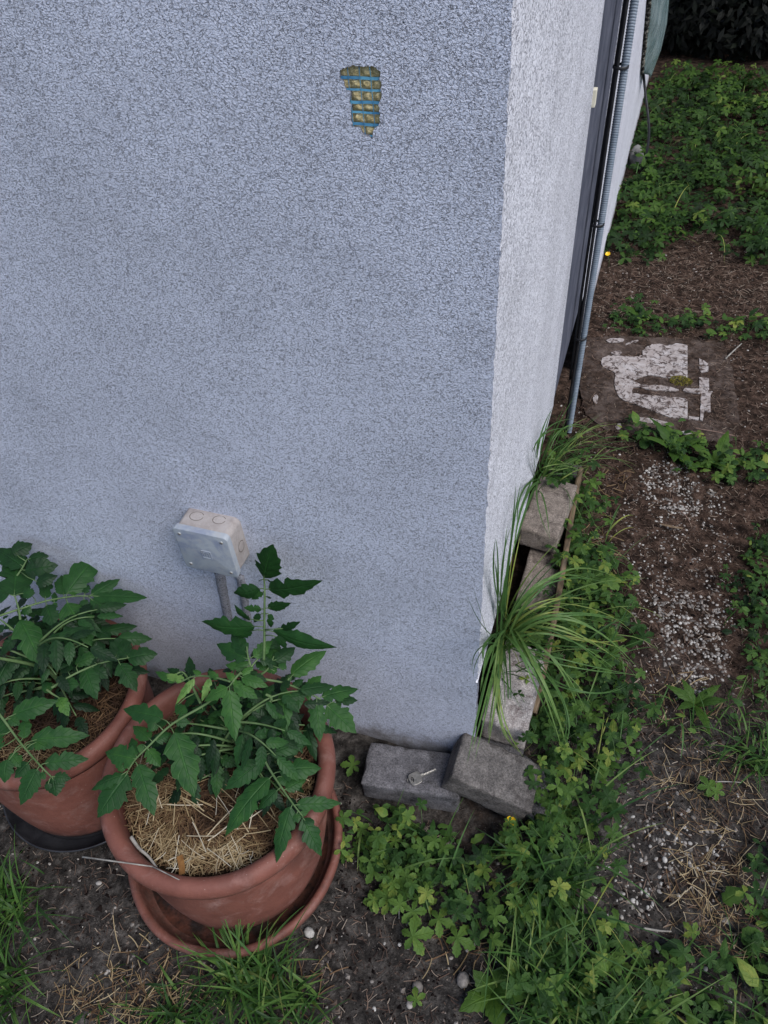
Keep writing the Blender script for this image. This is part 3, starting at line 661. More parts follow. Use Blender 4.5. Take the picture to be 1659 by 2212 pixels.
def auto_leaf(parent, P0, az, L, rise, n=3, tone=.26, wmul=1.0):
    """a pinnate leaf grown from P0 in compass direction az"""
    g = MB(); d = Vector((math.cos(az), math.sin(az), 0)); pts = [P0 + d * (L * t) + Vector((0, 0, rise * math.sin(t * 2.2) * L)) for t in np.linspace(0, 1, 9)]
    g.tube(pts, .0024, .001, 6, 1); s_ = Vector((-d.y, d.x, 0))
    def add(i, side, ll):
        B = pts[i]; dr = (s_ * side + d * U(.2, .7)).normalized() if side else d
        T = B + dr * ll + Vector((0, 0, -ll * U(.2, .9)))
        leaflet(g, B + dr * .004, T, norm_at(B, 1, .5), ll * U(.34, .48) * wmul, tone + U(-.2, .2), 0, 6, U(.1, .35), U(.02, .1))
    for k in range(n):
        i = int(8 * (k + 1.2) / (n + .8)); ll = L * U(.32, .48)
        for s2 in (-1, 1): add(min(7, i), s2, ll)
        if rnd() < .8: add(max(1, i - 1), random.choice((-1, 1)), ll * .35)
    add(8, 0, L * U(.40, .55))
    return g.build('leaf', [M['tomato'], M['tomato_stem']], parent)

RS = Vector((RP[0] + .035, RP[1] + .035, .25)); top = G(575, 1500, .43)
tr = empty('tomato_plant', RS, 'bushy tomato plant with a leaf raised up the wall, in the right pot', 'tomato plant', 'potted tomato plants')
g = MB(); g.tube(spline([RS - Vector((0, 0, .03)), RS + Vector((-.005, .0, .07)), top - Vector((0, 0, .03)), top]), .0050, .0022, 8); g.build('stem', M['tomato_stem'], tr)
compound(tr, c2, [(765, 1180), (770, 1030), (770, 850), (772, 650), (765, 570)],
  [(765, 575, 822, 345, 190, None, .30), (800, 660, 1195, 600, 150, None, .32), (735, 655, 540, 690, 120, None, .3), (795, 800, 963, 765, 78), (748, 805, 612, 800, 62), (700, 935, 290, 910, 150, None, .42), (830, 965, 1300, 1102, 140, None, .38),
   (735, 840, 690, 905, 48), (820, 840, 815, 945, 58), (760, 680, 665, 740, 45), (785, 715, 822, 722, 30), (745, 590, 725, 600, 20), (790, 590, 822, 605, 24), (660, 890, 545, 775, 60), (670, 960, 555, 1025, 80), (890, 955, 1028, 905, 60), (870, 1000, 930, 1100, 75, None, .3)],
  -.13, -.045, mode='y', tone=.36)
compound(tr, c2, [(640, 1290), (790, 1325), (930, 1355), (1150, 1450), (1230, 1515)],
  [(965, 1290, 1230, 1108, 135, .0, .62), (1085, 1395, 1195, 1290, 85), (1190, 1450, 1465, 1388, 120, .1, .5), (1230, 1512, 1450, 1720, 165, .3, .55), (918, 1390, 922, 1755, 112, .25, .6), (1025, 1395, 1020, 1556, 76), (1150, 1475, 1183, 1785, 120, .3, .5), (1290, 1480, 1460, 1475, 85, None, .2),
   (1090, 1410, 1100, 1480, 45), (1130, 1420, 1175, 1390, 45), (960, 1290, 935, 1360, 40), (980, 1370, 1060, 1320, 60)], .44, .36, tone=.5)
compound(tr, c2, [(520, 1340), (370, 1302), (240, 1302), (130, 1345), (20, 1290)],
  [(180, 1330, 22, 1288, 60, .1, .98), (255, 1320, 115, 1508, 55, .4, 1.0), (370, 1315, 308, 1488, 52, .4, .95), (110, 1345, -40, 1260, 55, 0, .6), (430, 1320, 350, 1260, 50, 0, .7), (300, 1290, 240, 1250, 40, 0, .7)], .45, .40, tone=.8, rr=.002)
compound(tr, c1, [(1450, 1080), (1330, 1180), (1110, 1310), (960, 1450), (870, 1540), (825, 1610)],
  [(1050, 1270, 780, 1212, 115, .1, .42), (965, 1410, 848, 1312, 78), (1000, 1300, 955, 1362, 62), (875, 1538, 665, 1490, 125, .1, .5), (875, 1520, 845, 1398, 60), (950, 1470, 1032, 1588, 82, .3), (1125, 1365, 1250, 1785, 172, .35, .5), (890, 1570, 992, 1905, 130, .35, .45), (822, 1632, 615, 1915, 165, .3, .36), (800, 1580, 755, 1612, 50),
   (1130, 1300, 1222, 1300, 62), (1000, 1420, 1105, 1370, 70), (1190, 1260, 1130, 1180, 70), (790, 1640, 580, 1735, 80, .2, .4), (920, 1440, 900, 1500, 50)], .43, .36, tone=.45)
compound(tr, c3, [(960, -60), (1000, 90), (1060, 200), (1160, 345), (1215, 415)],
  [(1085, 170, 1320, 152, 110, .2, .48), (1035, 75, 1240, 5, 85, .2, .4), (985, 115, 790, 272, 100, .3, .42), (1035, 205, 785, 525, 115, .35, .5), (1075, 275, 968, 382, 62, .3), (1120, 270, 1237, 210, 62, .2), (1180, 352, 1432, 345, 75, .25, .5), (1150, 362, 1065, 675, 90, .5, .45), (1215, 425, 1322, 635, 92, .6, .4), (1220, 440, 1280, 440, 36), (1200, 405, 1250, 390, 30),
   (1100, 190, 1125, 250, 60, .2), (1180, 400, 1190, 455, 40)], .37, .33, tone=.45)
compound(tr, c2, [(600, 1270), (560, 1310), (515, 1370)], [(510, 1400, 555, 1785, 135, .45, .62), (500, 1385, 325, 1485, 95, .3, .7), (540, 1350, 722, 1465, 95, .3, .66), (600, 1310, 800, 1375, 85, .2, .6), (560, 1330, 480, 1270, 50, 0, .85), (600, 1290, 690, 1230, 50, 0, .85), (540, 1330, 600, 1400, 45, .2, .8)], .46, .45, tone=.7)
compound(tr, c2, [(680, 1260), (650, 1160), (640, 1080)], [(640, 1175, 408, 1055, 125, .0, .35), (640, 1130, 520, 978, 100, 0, .3), (690, 1160, 830, 1035, 90, 0, .65), (620, 1240, 480, 1215, 70, 0, .6), (660, 1200, 560, 1225, 50, 0, .6)], .44, .47, droop=0)
compound(tr, c2, [(740, 1290), (800, 1240), (840, 1150)], [(800, 1230, 870, 1020, 110, 0, .5), (850, 1190, 1000, 1085, 110, 0, .25), (780, 1250, 700, 1190, 60, 0, .5), (890, 1250, 925, 1200, 60, 0, .5), (860, 1270, 770, 1220, 60, 0, .6)], .42, .44, droop=0, tone=.4)
compound(tr, c2, [(690, 1380), (720, 1480), (760, 1700)], [(735, 1400, 745, 1610, 100, .4, .45), (640, 1420, 760, 1500, 70), (750, 1690, 742, 1832, 75, .3), (770, 1600, 930, 1560, 70), (700, 1620, 640, 1720, 70)], .42, .33, tone=.3)
compound(tr, c2, [(560, 1650), (470, 1780), (430, 1900)], [(425, 1920, 280, 1972, 82, .2, .4), (428, 1950, 412, 2205, 85, .5, .5), (450, 1900, 575, 1960, 82, .2, .45), (400, 1620, 535, 1790, 110, .3, .35), (600, 1560, 660, 1700, 80), (330, 1700, 410, 1790, 60)], .36, .31, tone=.35)
compound(tr, c2, [(700, 1560), (780, 1750), (860, 1960)], [(805, 1900, 1100, 1775, 120, .15, .42), (1080, 1660, 1150, 1930, 85, .4, .2), (760, 1800, 650, 1880, 70), (720, 1900, 690, 2060, 70, .3, .4), (900, 1700, 1010, 1600, 90, .1, .25)], .36, .30, tone=.35)
compound(tr, c2, [(300, 1500), (180, 1280), (100, 1300)], [(230, 1310, 215, 1150, 70, .0, .15), (170, 1300, 50, 1240, 60, 0, .2), (330, 1550, 230, 1530, 60, .2), (120, 1500, 190, 1580, 60, .3, .45)], .40, .41, tone=.25)
for k in range(30):
    a = U(-.9, 4.0); auto_leaf(tr, RS + Vector((math.cos(a) * .01, math.sin(a) * .01, U(.0, .09))), a, U(.06, .115), U(.0, .45), 3, .12)  # inner leaves tinted dark: shade inside the plant put into their colour
for k in range(16):
    a = U(-.5, 3.6); auto_leaf(tr, RS + Vector((math.cos(a) * .01 - .01, math.sin(a) * .01 + .01, U(.08, .17))), a, U(.07, .12), U(.0, .5), 3, U(.15, .5))
LS = Vector((LP[0], LP[1] + .03, .25))
tl_ = empty('tomato_plant', LS, 'tomato plant in the left pot, reaching over the rims, cut by the photo edge', 'tomato plant', 'potted tomato plants')
ltop = G(-10, 1420, .40)
for k in range(14):
    a = U(-.5, 3.4); auto_leaf(tl_, LS + Vector((math.cos(a) * .01, math.sin(a) * .01, U(.07, .15))), a, U(.08, .13), U(.0, .5), 3, U(.1, .35))
g = MB(); g.tube(spline([LS - Vector((0, 0, .03)), LS + Vector((-.01, .0, .06)), ltop]), .0055, .0025, 8); g.build('stem', M['tomato_stem'], tl_)
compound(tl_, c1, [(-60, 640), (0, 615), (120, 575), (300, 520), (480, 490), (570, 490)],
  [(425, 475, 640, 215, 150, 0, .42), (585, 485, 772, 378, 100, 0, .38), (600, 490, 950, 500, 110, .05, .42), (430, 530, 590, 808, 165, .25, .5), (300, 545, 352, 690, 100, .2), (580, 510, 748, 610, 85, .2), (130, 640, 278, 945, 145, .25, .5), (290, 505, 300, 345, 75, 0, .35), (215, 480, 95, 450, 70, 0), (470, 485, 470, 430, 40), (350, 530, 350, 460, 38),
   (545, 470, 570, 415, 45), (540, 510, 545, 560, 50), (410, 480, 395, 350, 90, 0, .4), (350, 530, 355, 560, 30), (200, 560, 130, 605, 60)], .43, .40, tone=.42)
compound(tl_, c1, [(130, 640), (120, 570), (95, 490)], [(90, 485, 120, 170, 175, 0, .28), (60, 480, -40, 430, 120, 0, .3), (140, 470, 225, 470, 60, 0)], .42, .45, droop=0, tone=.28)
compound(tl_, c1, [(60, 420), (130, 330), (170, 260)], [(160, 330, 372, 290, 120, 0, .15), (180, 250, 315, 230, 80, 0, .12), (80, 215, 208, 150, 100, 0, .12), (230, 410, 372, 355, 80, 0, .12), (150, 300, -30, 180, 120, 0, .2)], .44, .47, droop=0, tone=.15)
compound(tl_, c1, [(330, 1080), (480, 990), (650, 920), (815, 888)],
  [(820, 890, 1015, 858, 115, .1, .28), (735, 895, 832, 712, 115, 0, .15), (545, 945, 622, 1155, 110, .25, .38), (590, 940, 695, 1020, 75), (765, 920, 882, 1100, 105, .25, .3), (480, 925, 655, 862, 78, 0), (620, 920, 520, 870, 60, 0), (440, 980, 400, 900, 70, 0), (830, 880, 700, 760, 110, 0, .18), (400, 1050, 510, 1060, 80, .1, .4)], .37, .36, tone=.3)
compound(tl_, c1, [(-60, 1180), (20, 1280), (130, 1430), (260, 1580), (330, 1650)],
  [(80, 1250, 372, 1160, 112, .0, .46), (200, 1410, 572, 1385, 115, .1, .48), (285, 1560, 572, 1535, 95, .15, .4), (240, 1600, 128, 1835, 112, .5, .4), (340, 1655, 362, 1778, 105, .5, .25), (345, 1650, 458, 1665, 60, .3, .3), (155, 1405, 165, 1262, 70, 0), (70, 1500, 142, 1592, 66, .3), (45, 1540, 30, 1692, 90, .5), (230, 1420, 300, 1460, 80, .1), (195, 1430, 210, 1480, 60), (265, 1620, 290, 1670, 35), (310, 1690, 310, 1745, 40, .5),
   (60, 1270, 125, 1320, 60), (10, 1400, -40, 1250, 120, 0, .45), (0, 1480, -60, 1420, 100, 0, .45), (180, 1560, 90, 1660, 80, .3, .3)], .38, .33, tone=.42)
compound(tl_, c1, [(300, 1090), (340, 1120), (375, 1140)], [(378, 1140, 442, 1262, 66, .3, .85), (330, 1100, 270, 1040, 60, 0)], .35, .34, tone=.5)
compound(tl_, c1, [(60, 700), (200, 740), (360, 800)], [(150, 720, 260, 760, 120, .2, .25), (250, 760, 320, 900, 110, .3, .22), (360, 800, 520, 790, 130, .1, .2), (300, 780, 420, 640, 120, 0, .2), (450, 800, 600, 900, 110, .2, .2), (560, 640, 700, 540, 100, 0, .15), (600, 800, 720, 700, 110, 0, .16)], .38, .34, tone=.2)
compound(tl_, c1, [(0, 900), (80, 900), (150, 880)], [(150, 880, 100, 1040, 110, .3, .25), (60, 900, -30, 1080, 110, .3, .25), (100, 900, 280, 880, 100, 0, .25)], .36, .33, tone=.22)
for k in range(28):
    a = U(-.7, 3.9); auto_leaf(tl_, LS + Vector((math.cos(a) * .01, math.sin(a) * .01, U(.0, .09))), a, U(.07, .125), U(.0, .45), 3, .10)  # dark tint again carries the shade inside the plant

# ------------------------------------------------------------ scattering helpers: areas measured on the photo, dropped on the ground
def inpoly(x, y, P_):
    c = False; j = len(P_) - 1
    for i in range(len(P_)):
        if (P_[i][1] > y) != (P_[j][1] > y) and x < (P_[j][0] - P_[i][0]) * (y - P_[i][1]) / (P_[j][1] - P_[i][1]) + P_[i][0]: c = not c
        j = i
    return c
def blocked(x, y):
    if x < .003 and y > -.004 and not (y < 1.5 and x > -.06): return True
    if (x + .403) ** 2 + (y + .292) ** 2 < .205 ** 2: return True
    if (x + .777) ** 2 + (y + .243) ** 2 < .18 ** 2: return True
    if -.215 < x < -.01 and -.135 < y < -.02: return True
    if -.05 < x < .14 and -.15 < y < -.01: return True
    if -.0 < x < .103 and .04 < y < .77: return True
    return False
def scatter(poly, dens, jit=.0):
    """points per square metre inside the ground outline of a photo area"""
    gp = [G(*p) for p in poly]; W2 = [(p.x, p.y) for p in gp]; x0 = min(p[0] for p in W2); x1 = max(p[0] for p in W2); y0 = min(p[1] for p in W2); y1 = max(p[1] for p in W2)
    out = []
    for _ in range(int(dens * (x1 - x0) * (y1 - y0))):
        x, y = U(x0, x1), U(y0, y1)
        if inpoly(x + U(-jit, jit), y + U(-jit, jit), W2) and not blocked(x, y): out.append(Vector((x, y, hgt(x, y))))
    return out
A_strip = [(1235, 1150), (1300, 1190), (1350, 1260), (1330, 1400), (1370, 1500), (1340, 1620), (1370, 1690), (1290, 1760), (1270, 1900), (1300, 2000), (1450, 2080), (1400, 2430), (1120, 2430), (1090, 2070), (990, 1960), (850, 1930), (745, 1850), (740, 1770), (1000, 1745), (1090, 1770), (1150, 1700), (1160, 1560), (1185, 1400), (1215, 1240)]
A_band = [(1340, 925), (1440, 930), (1560, 985), (1920, 970), (1920, 1060), (1520, 1040), (1430, 1000), (1350, 955)]
A_right = [(1640, 1120), (1960, 1120), (1960, 1640), (1640, 1500), (1575, 1380), (1560, 1280)]
A_rgrass = [(1400, 1520), (1500, 1500), (1960, 1500), (1960, 1800), (1600, 1680), (1480, 1600), (1420, 1570)]
A_br = [(1640, 1850), (1960, 1800), (1960, 2430), (1300, 2430), (1380, 2110), (1480, 2060), (1560, 2070)]
A_band2 = [(1300, 700), (1360, 650), (1430, 690), (1500, 690), (1600, 700), (1960, 690), (1960, 760), (1580, 740), (1470, 720), (1370, 725), (1310, 720)]
A_far = [(1300, 570), (1300, 500), (1330, 430), (1370, 320), (1405, 190), (1450, 170), (1980, 190), (1980, 640), (1600, 560), (1500, 500), (1420, 560), (1330, 560)]
A_base = [(1160, 1080), (1200, 930), (1250, 940), (1280, 1000), (1250, 1060), (1190, 1060)]
A_left = [(-160, 1850), (60, 1840), (120, 1900), (90, 2000), (60, 2100), (120, 2430), (-160, 2430)]
A_bot = [(180, 2140), (420, 2110), (640, 2100), (700, 2160), (680, 2430), (160, 2430)]
def cleaf(g, C, N, r, t, nl=5, m=0, nv=7, head=None, spread=1.0):
    """palmate leaf: nl toothed leaflets from one point"""
    a0 = U(0, 6.28) if head is None else head; X = N.cross(Vector((0.3, 1, .2))).normalized(); Y = N.cross(X)
    for k in range(nl):
        a = a0 + (k - (nl - 1) / 2) * (4.9 / max(1, nl - 1) if nl > 3 else 1.9) * spread / (1 if nl > 3 else 1); rr = r * (1.0 if k == nl // 2 else (.88 if abs(k - nl // 2) == 1 else .62))
        D = (X * math.cos(a) + Y * math.sin(a)); S_ = D.cross(N).normalized(); up = U(-.15, .25); rows = []; uvs = []
        for i in range(nv + 1):
            v = i / nv; w = rr * .27 * (math.sin(math.pi * min(1, .04 + .96 * v ** 1.5)) ** .75 if 0 < v < 1 else (.12 if v == 0 else .22))
            jg = 1 + (.20 if i % 2 else -.14) * (v > .35)
            base = C + D * (rr * v) + N * (rr * (up * v - .30 * v * v))
            rows.append([base - S_ * w * jg + N * w * .25, base, base + S_ * w * jg + N * w * .25]); uvs.append([(0, v), (.5, v), (1, v)])
        g.grid(rows, m, t + U(-.07, .07), uvs)
def cinque_at(g, p, r, h, t, nl=None):
    off = Vector((U(-.6, .6), U(-.8, .4), 0)) * h; C = p + off + Vector((0, 0, h)); N = Vector((U(-.35, .35), U(-.5, .25), 1)).normalized()
    g.tube([p, p.lerp(C, .5) + Vector((0, 0, h * .15)), C], .0008, .0006, 4, 1, cap=False)
    cleaf(g, C, N, r, t, nl or (5 if rnd() < .75 else 3))
def blade(g, p, az, L, lean, w, t, n_=6, m=0, sag=1.0, fold=.3):
    d = Vector((math.cos(az), math.sin(az), 0)); s_ = Vector((-d.y, d.x, 0)); tw = U(-.5, .5); rows = []; uvs = []; pos = Vector(p); ang = math.pi / 2 - lean * .35
    for i in range(n_ + 1):
        v = i / n_; ww = w / 2 * (1 - v ** 2.2) * (.6 + .4 * min(1, v * 6)); s2 = (s_ + d * tw * v).normalized()
        rows.append([pos - s2 * ww, pos - Vector((0, 0, ww * fold)), pos + s2 * ww]); uvs.append([(0, v), (.5, v), (1, v)])
        pos = pos + (d * math.cos(ang) + Vector((0, 0, 1)) * math.sin(ang)) * (L / n_); ang -= lean * sag * 1.5 / n_
        if pos.z < .004: pos.z = .004; ang = max(ang, 0)
    g.grid(rows, m, t, uvs)

def oval_at(g, p, L, h, t):
    a = U(0, 6.283); e = U(-.2, .7); B = p + Vector((0, 0, h)); T = B + Vector((math.cos(a) * L * math.cos(e), math.sin(a) * L * math.cos(e), L * math.sin(e)))
    leaflet(g, B, T, Vector((U(-.3, .3), U(-.4, .2), 1)), L * U(.35, .7), t, 0, 5, .2, U(0, .15), 7, U(0, .3), .12)
# creeping cinquefoil carpet
LM = [M['cinque'], M['tomato_stem']]
g = MB()
for poly, dens, r0, r1, h0, h1, tn in ((A_strip, 3000, .010, .026, .006, .075, .5), (A_band, 2600, .010, .024, .005, .05, .42), (A_right, 2200, .009, .02, .005, .04, .3), (A_br, 1800, .010, .026, .01, .06, .5), (A_band2, 1700, .010, .026, .005, .05, .4), (A_base, 1200, .010, .024, .01, .05, .5), ([(745, 1900), (760, 1800), (850, 1790), (880, 1850), (1000, 1850), (1010, 1950), (860, 1960)], 900, .012, .028, .005, .03, .6)):
    for p in scatter(poly, dens, .03):
        cl = noise.noise(Vector((p.x * 9, p.y * 9, 4)))
        if cl < -.30 - .2 * rnd(): continue
        cinque_at(g, p, U(r0, r1), U(h0, h1), max(.02, min(.97, tn + .45 * cl + U(-.35, .4))))
for poly, dens, l0, l1, tn in ((A_strip, 1500, .010, .038, .45), (A_band, 1300, .012, .05, .4), (A_right, 1600, .008, .025, .3), (A_br, 1300, .012, .05, .45), (A_band2, 900, .012, .045, .4), (A_rgrass, 700, .008, .03, .4), (A_bot, 300, .01, .03, .5)):
    for p in scatter(poly, dens, .03): oval_at(g, p, U(l0, l1), U(.005, .05), max(.0, min(1, tn + U(-.4, .5) + (.4 if rnd() < .05 else 0))))
# runners reaching over the board and the pavers
for k in range(150):
    y = U(.05, .85); p = Vector((U(.105, .15), y, 0)); cinque_at(g, p, U(.012, .026), U(.05, .13), U(.2, .95))
for k in range(46): p = Vector((U(.12, .19), U(-.17, .02), 0)); cinque_at(g, p, U(.012, .026), U(.06, .11), U(.2, .95))
for k in range(26): p = Vector((U(.01, .08), U(.28, .36), 0)); cinque_at(g, p, U(.012, .024), U(.05, .11), U(.1, .6))
for k in range(22): p = Vector((U(.0, .07), U(.76, .90), .06)); cinque_at(g, p, U(.014, .028), U(.02, .10), U(.2, .8))
tag(g.build('ground_cover', LM), 'dense creeping cinquefoil leaves carpeting the ground beside pavers and path', 'ground cover', kind='stuff')
# single cinquefoil plants on the open soil in front
for i, (px, py, r, lab, n_) in enumerate(((880, 1905, .036, 'largest pale five-lobed cinquefoil just below the flat paver', 1), (893, 1980, .034, 'lone cinquefoil rosette on bare soil, upper of the two pale ones', 1), (893, 2035, .038, 'lone cinquefoil rosette on bare soil, lower of the two pale ones', 1),
      (965, 2000, .036, 'cinquefoil beside dry straw, right of the two pale rosettes', 2), (830, 1930, .026, 'bushy cinquefoil tuft right of the red saucer', 8), (837, 1790, .026, 'cinquefoil under the left end of the flat paver', 3), (1085, 1990, .024, 'small cinquefoil with dry grass around it', 2),
      (765, 1665, .030, 'single cinquefoil leaf between the right pot and the paver', 1), (900, 2165, .020, 'tiny yellowish cinquefoil seedling at the bottom of the photo', 1), (1380, 1390, .032, 'isolated dark cinquefoil on the gravel path', 2), (1520, 1690, .028, 'lone cinquefoil on dry grass in the lower path', 2), (1290, 1240, .040, 'broad pale cinquefoil leaf at the edge of the path', 3))):
    p = G(px, py); p.z = hgt(p.x, p.y); g = MB()
    for k in range(n_):
        q = p + Vector((U(-.03, .03), U(-.03, .03), 0)) * (n_ > 1); C = q + Vector((0, 0, U(.02, .035))); g.tube([q, C], .0009, .0007, 4, 1)
        cleaf(g, C, Vector((U(-.15, .15), U(-.35, 0), 1)).normalized(), r * U(.85, 1.05), U(.7, .9) if i not in (9,) else .25, 5, nv=9)
    tag(g.build('cinquefoil_plant', LM), lab, 'weed', 'single cinquefoil plants on the soil')
# dandelion-like rosettes
def rosette(name, px, py, n_, L, w, t, lab):
    p = G(px, py); p.z = hgt(p.x, p.y); g = MB()
    for k in range(n_):
        a = 6.283 * k / n_ + U(-.3, .3); l = L * U(.7, 1.1); e = U(.15, .8); T = p + Vector((math.cos(a) * l * math.cos(e), math.sin(a) * l * math.cos(e), l * math.sin(e)))
        leaflet(g, p + Vector((0, 0, .004)), T, Vector((0, 0, 1)), w, t + U(-.15, .15), 0, 6, .2, .12, 14, .05, .2)
    tag(g.build(name, [M['weed'], M['tomato_stem']]), lab, 'weed')
rosette('dandelion', 1455, 978, 7, .12, .034, .75, 'leafy dandelion standing below the worn white slab')
rosette('dandelion', 1545, 1005, 5, .11, .038, .7, 'broad-leaved weed right of the dandelion, below the white slab')
rosette('dandelion', 1500, 1525, 6, .085, .022, .6, 'narrow-leaved rosette at the lower end of the pebbled path patch')
rosette('dock_plant', 1385, 690, 8, .075, .03, .6, 'grey-green broad-leaved weed above the white slab near the conduit')
rosette('dock_plant', 1060, 2150, 5, .08, .035, .75, 'bright broad-leaved seedling at the left edge of the bottom green mass')
rosette('dock_plant', 1180, 1055, 6, .06, .032, .6, 'round-leaved weed growing over the far end of the light brown paver')
# far green mass
g = MB()
for p in scatter(A_far, 1500, .06):
    cl = noise.noise(Vector((p.x * 3.5, p.y * 3.5, 8))) + .6 * noise.noise(Vector((p.x * 11, p.y * 11, 8)))
    if cl < -.30: continue
    h = U(.01, .085) * (1 + .8 * cl)
    C = p + Vector((U(-.03, .03), U(-.05, .03), max(.01, h))); N = Vector((U(-.6, .6), U(-.8, .3), 1)).normalized(); t = max(.02, min(.95, .42 + .45 * cl + U(-.3, .3)))
    cleaf(g, C, N, U(.018, .042), t, random.choice((3, 5, 5)), nv=4)
tag(g.build('weeds', [M['weed'], M['tomato_stem']]), 'thick dark green weeds filling the ground along the far side wall', 'weeds', kind='stuff')
# grass scattered everywhere green
g = MB()
for poly, dens, l0, l1 in ((A_strip, 420, .04, .13), (A_rgrass, 2600, .03, .09), (A_br, 1500, .04, .12), (A_left, 1500, .04, .13), (A_bot, 2300, .03, .10), (A_right, 600, .03, .07), (A_far, 110, .05, .18), (A_base, 900, .04, .12), ([(1090, 1850), (1270, 1800), (1330, 2050), (1400, 2230), (1080, 2230)], 1500, .05, .15)):
    for p in scatter(poly, dens, .03):
        cl = noise.noise(Vector((p.x * 7, p.y * 7, 14)))
        if cl < -.18 - .2 * rnd(): continue
        blade(g, p, U(0, 6.283), U(l0, l1), U(.5, 1.6), U(.0016, .0036), max(.02, min(1, .45 + .3 * cl + U(-.3, .35))), 5)
gs = MB()
for poly, dens, l0, l1 in ((A_strip, 420, .09, .24), (A_base, 900, .06, .18), (A_rgrass, 300, .06, .14), (A_br, 250, .07, .18), ([(1090, 1800), (1290, 1700), (1330, 2050), (1400, 2230), (1080, 2230)], 500, .10, .24), (A_far, 60, .12, .3), ([(1230, 1080), (1300, 1090), (1320, 1200), (1240, 1190)], 700, .05, .14)):
    for p in scatter(poly, dens, .02): blade(gs, p, U(-2.2, 1.6), U(l0, l1), U(.9, 1.8), U(.0020, .0050), U(.1, 1), 8)
tag(gs.build('long_grass', [M['sedge']]), 'long thin arching grass blades straggling over the weeds along the pavers', 'grass', kind='stuff')
tag(g.build('grass', [M['grass']]), 'thin green grass blades growing through the weeds and along the path edges', 'grass', kind='stuff')
# grass tufts one can tell apart
def tuft(px, py, n_, l0, l1, lab, az0=0, az1=6.283, spread=.03, w=(.0022, .0060), mat='grass', tn=.5):
    p = G(px, py); g = MB()
    for k in range(n_):
        q = p + Vector((U(-spread, spread), U(-spread, spread) * .7, 0)); q.z = hgt(q.x, q.y)
        blade(g, q, U(az0, az1), U(l0, l1), U(.35, 1.7), U(*w), max(.0, min(1, tn + U(-.45, .45))), 8)
    return tag(g.build('grass_tuft', [M[mat]]), lab, 'grass tuft', 'grass tufts')
tuft(545, 2115, 130, .07, .17, 'lush grass tuft growing up over the front lip of the red saucer', spread=.045)
tuft(620, 2180, 80, .05, .14, 'grass tuft at the bottom edge below the saucer', spread=.05)
tuft(400, 2190, 60, .05, .11, 'darker sparse grass tuft left of the saucer front', spread=.05, tn=.3)
tuft(20, 1960, 80, .08, .17, 'long-bladed grass tuft at the left photo edge', spread=.05, tn=.4)
tuft(10, 2120, 70, .08, .18, 'grass tuft in the bottom left corner', spread=.05, tn=.35)
tuft(1190, 1905, 70, .10, .20, 'tall grass tuft between the cinquefoils below the tilted paver', spread=.04, tn=.45)
tuft(1180, 2130, 110, .07, .17, 'dense grass tuft in the bottom green mass', spread=.05)
tuft(1300, 2180, 80, .06, .15, 'grass tuft at the bottom right of the green mass', spread=.05)
tuft(1640, 1640, 60, .05, .13, 'grass tuft at the right edge beside the path', spread=.05, tn=.4)
tuft(1230, 1130, 30, .06, .12, 'small dark grass tuft at the outer side of the board', spread=.02, tn=.3)

# ------------------------------------------------------------ long sedge clumps against the side wall
c5 = Conv(1150, 1000, 2.458)
def sedge(name, base, blades, lab, fill, seedb):
    bx, by = c5(*base); g = MB(); P0 = G(bx, by, .10); 
    for q in blades * 2:
        (mx, my, mz), (tx, ty, tz), w = q[:3]; w *= U(.5, .85); mx += U(-22, 22); my += U(-30, 30); tx += U(-30, 30); ty += U(-40, 40); t = q[3] if len(q) > 3 else U(.35, .75)
        B = P0 + Vector((U(-.010, .018), U(-.05, .045), U(-.05, 0))); Mx = G(*c5(mx, my), mz); T = G(*c5(tx, ty), tz)
        if T.x < .012: T = S(*c5(tx, ty), .016)
        if Mx.x < .010: Mx = S(*c5(mx, my), .013)
        K = Mx * 2 - (B + T) * .5; rows = []; uvs = []; n_ = 16; prev = None
        for i in range(n_ + 1):
            v = i / n_; p = B * (1 - v) ** 2 + K * (2 * v * (1 - v)) + T * v * v
            d = ((K - B) * (1 - v) + (T - K) * v).normalized(); s_ = d.cross((Vector(CAM) - p).normalized() + Vector((.3, 0, .4))).normalized(); ww = w / 2 * (1 - v ** 3) * (.7 + .3 * min(1, 5 * v)); nrm = s_.cross(d)
            rows.append([p - s_ * ww, p - nrm * ww * .35, p + s_ * ww]); uvs.append([(0, v), (.5, v), (1, v)])
        g.grid(rows, 0, t, uvs)
    for k in range(fill):
        a = U(-1.9, 1.2); blade(g, P0 + Vector((U(-.01, .03), U(-.11, .09), -.06)), a, U(.12, .36), U(.4, 1.5), U(.0022, .005), U(.1, .95), 10)
    return tag(g.build(name, [M['sedge']]), lab, 'grass clump', 'long grass clumps along the side wall')
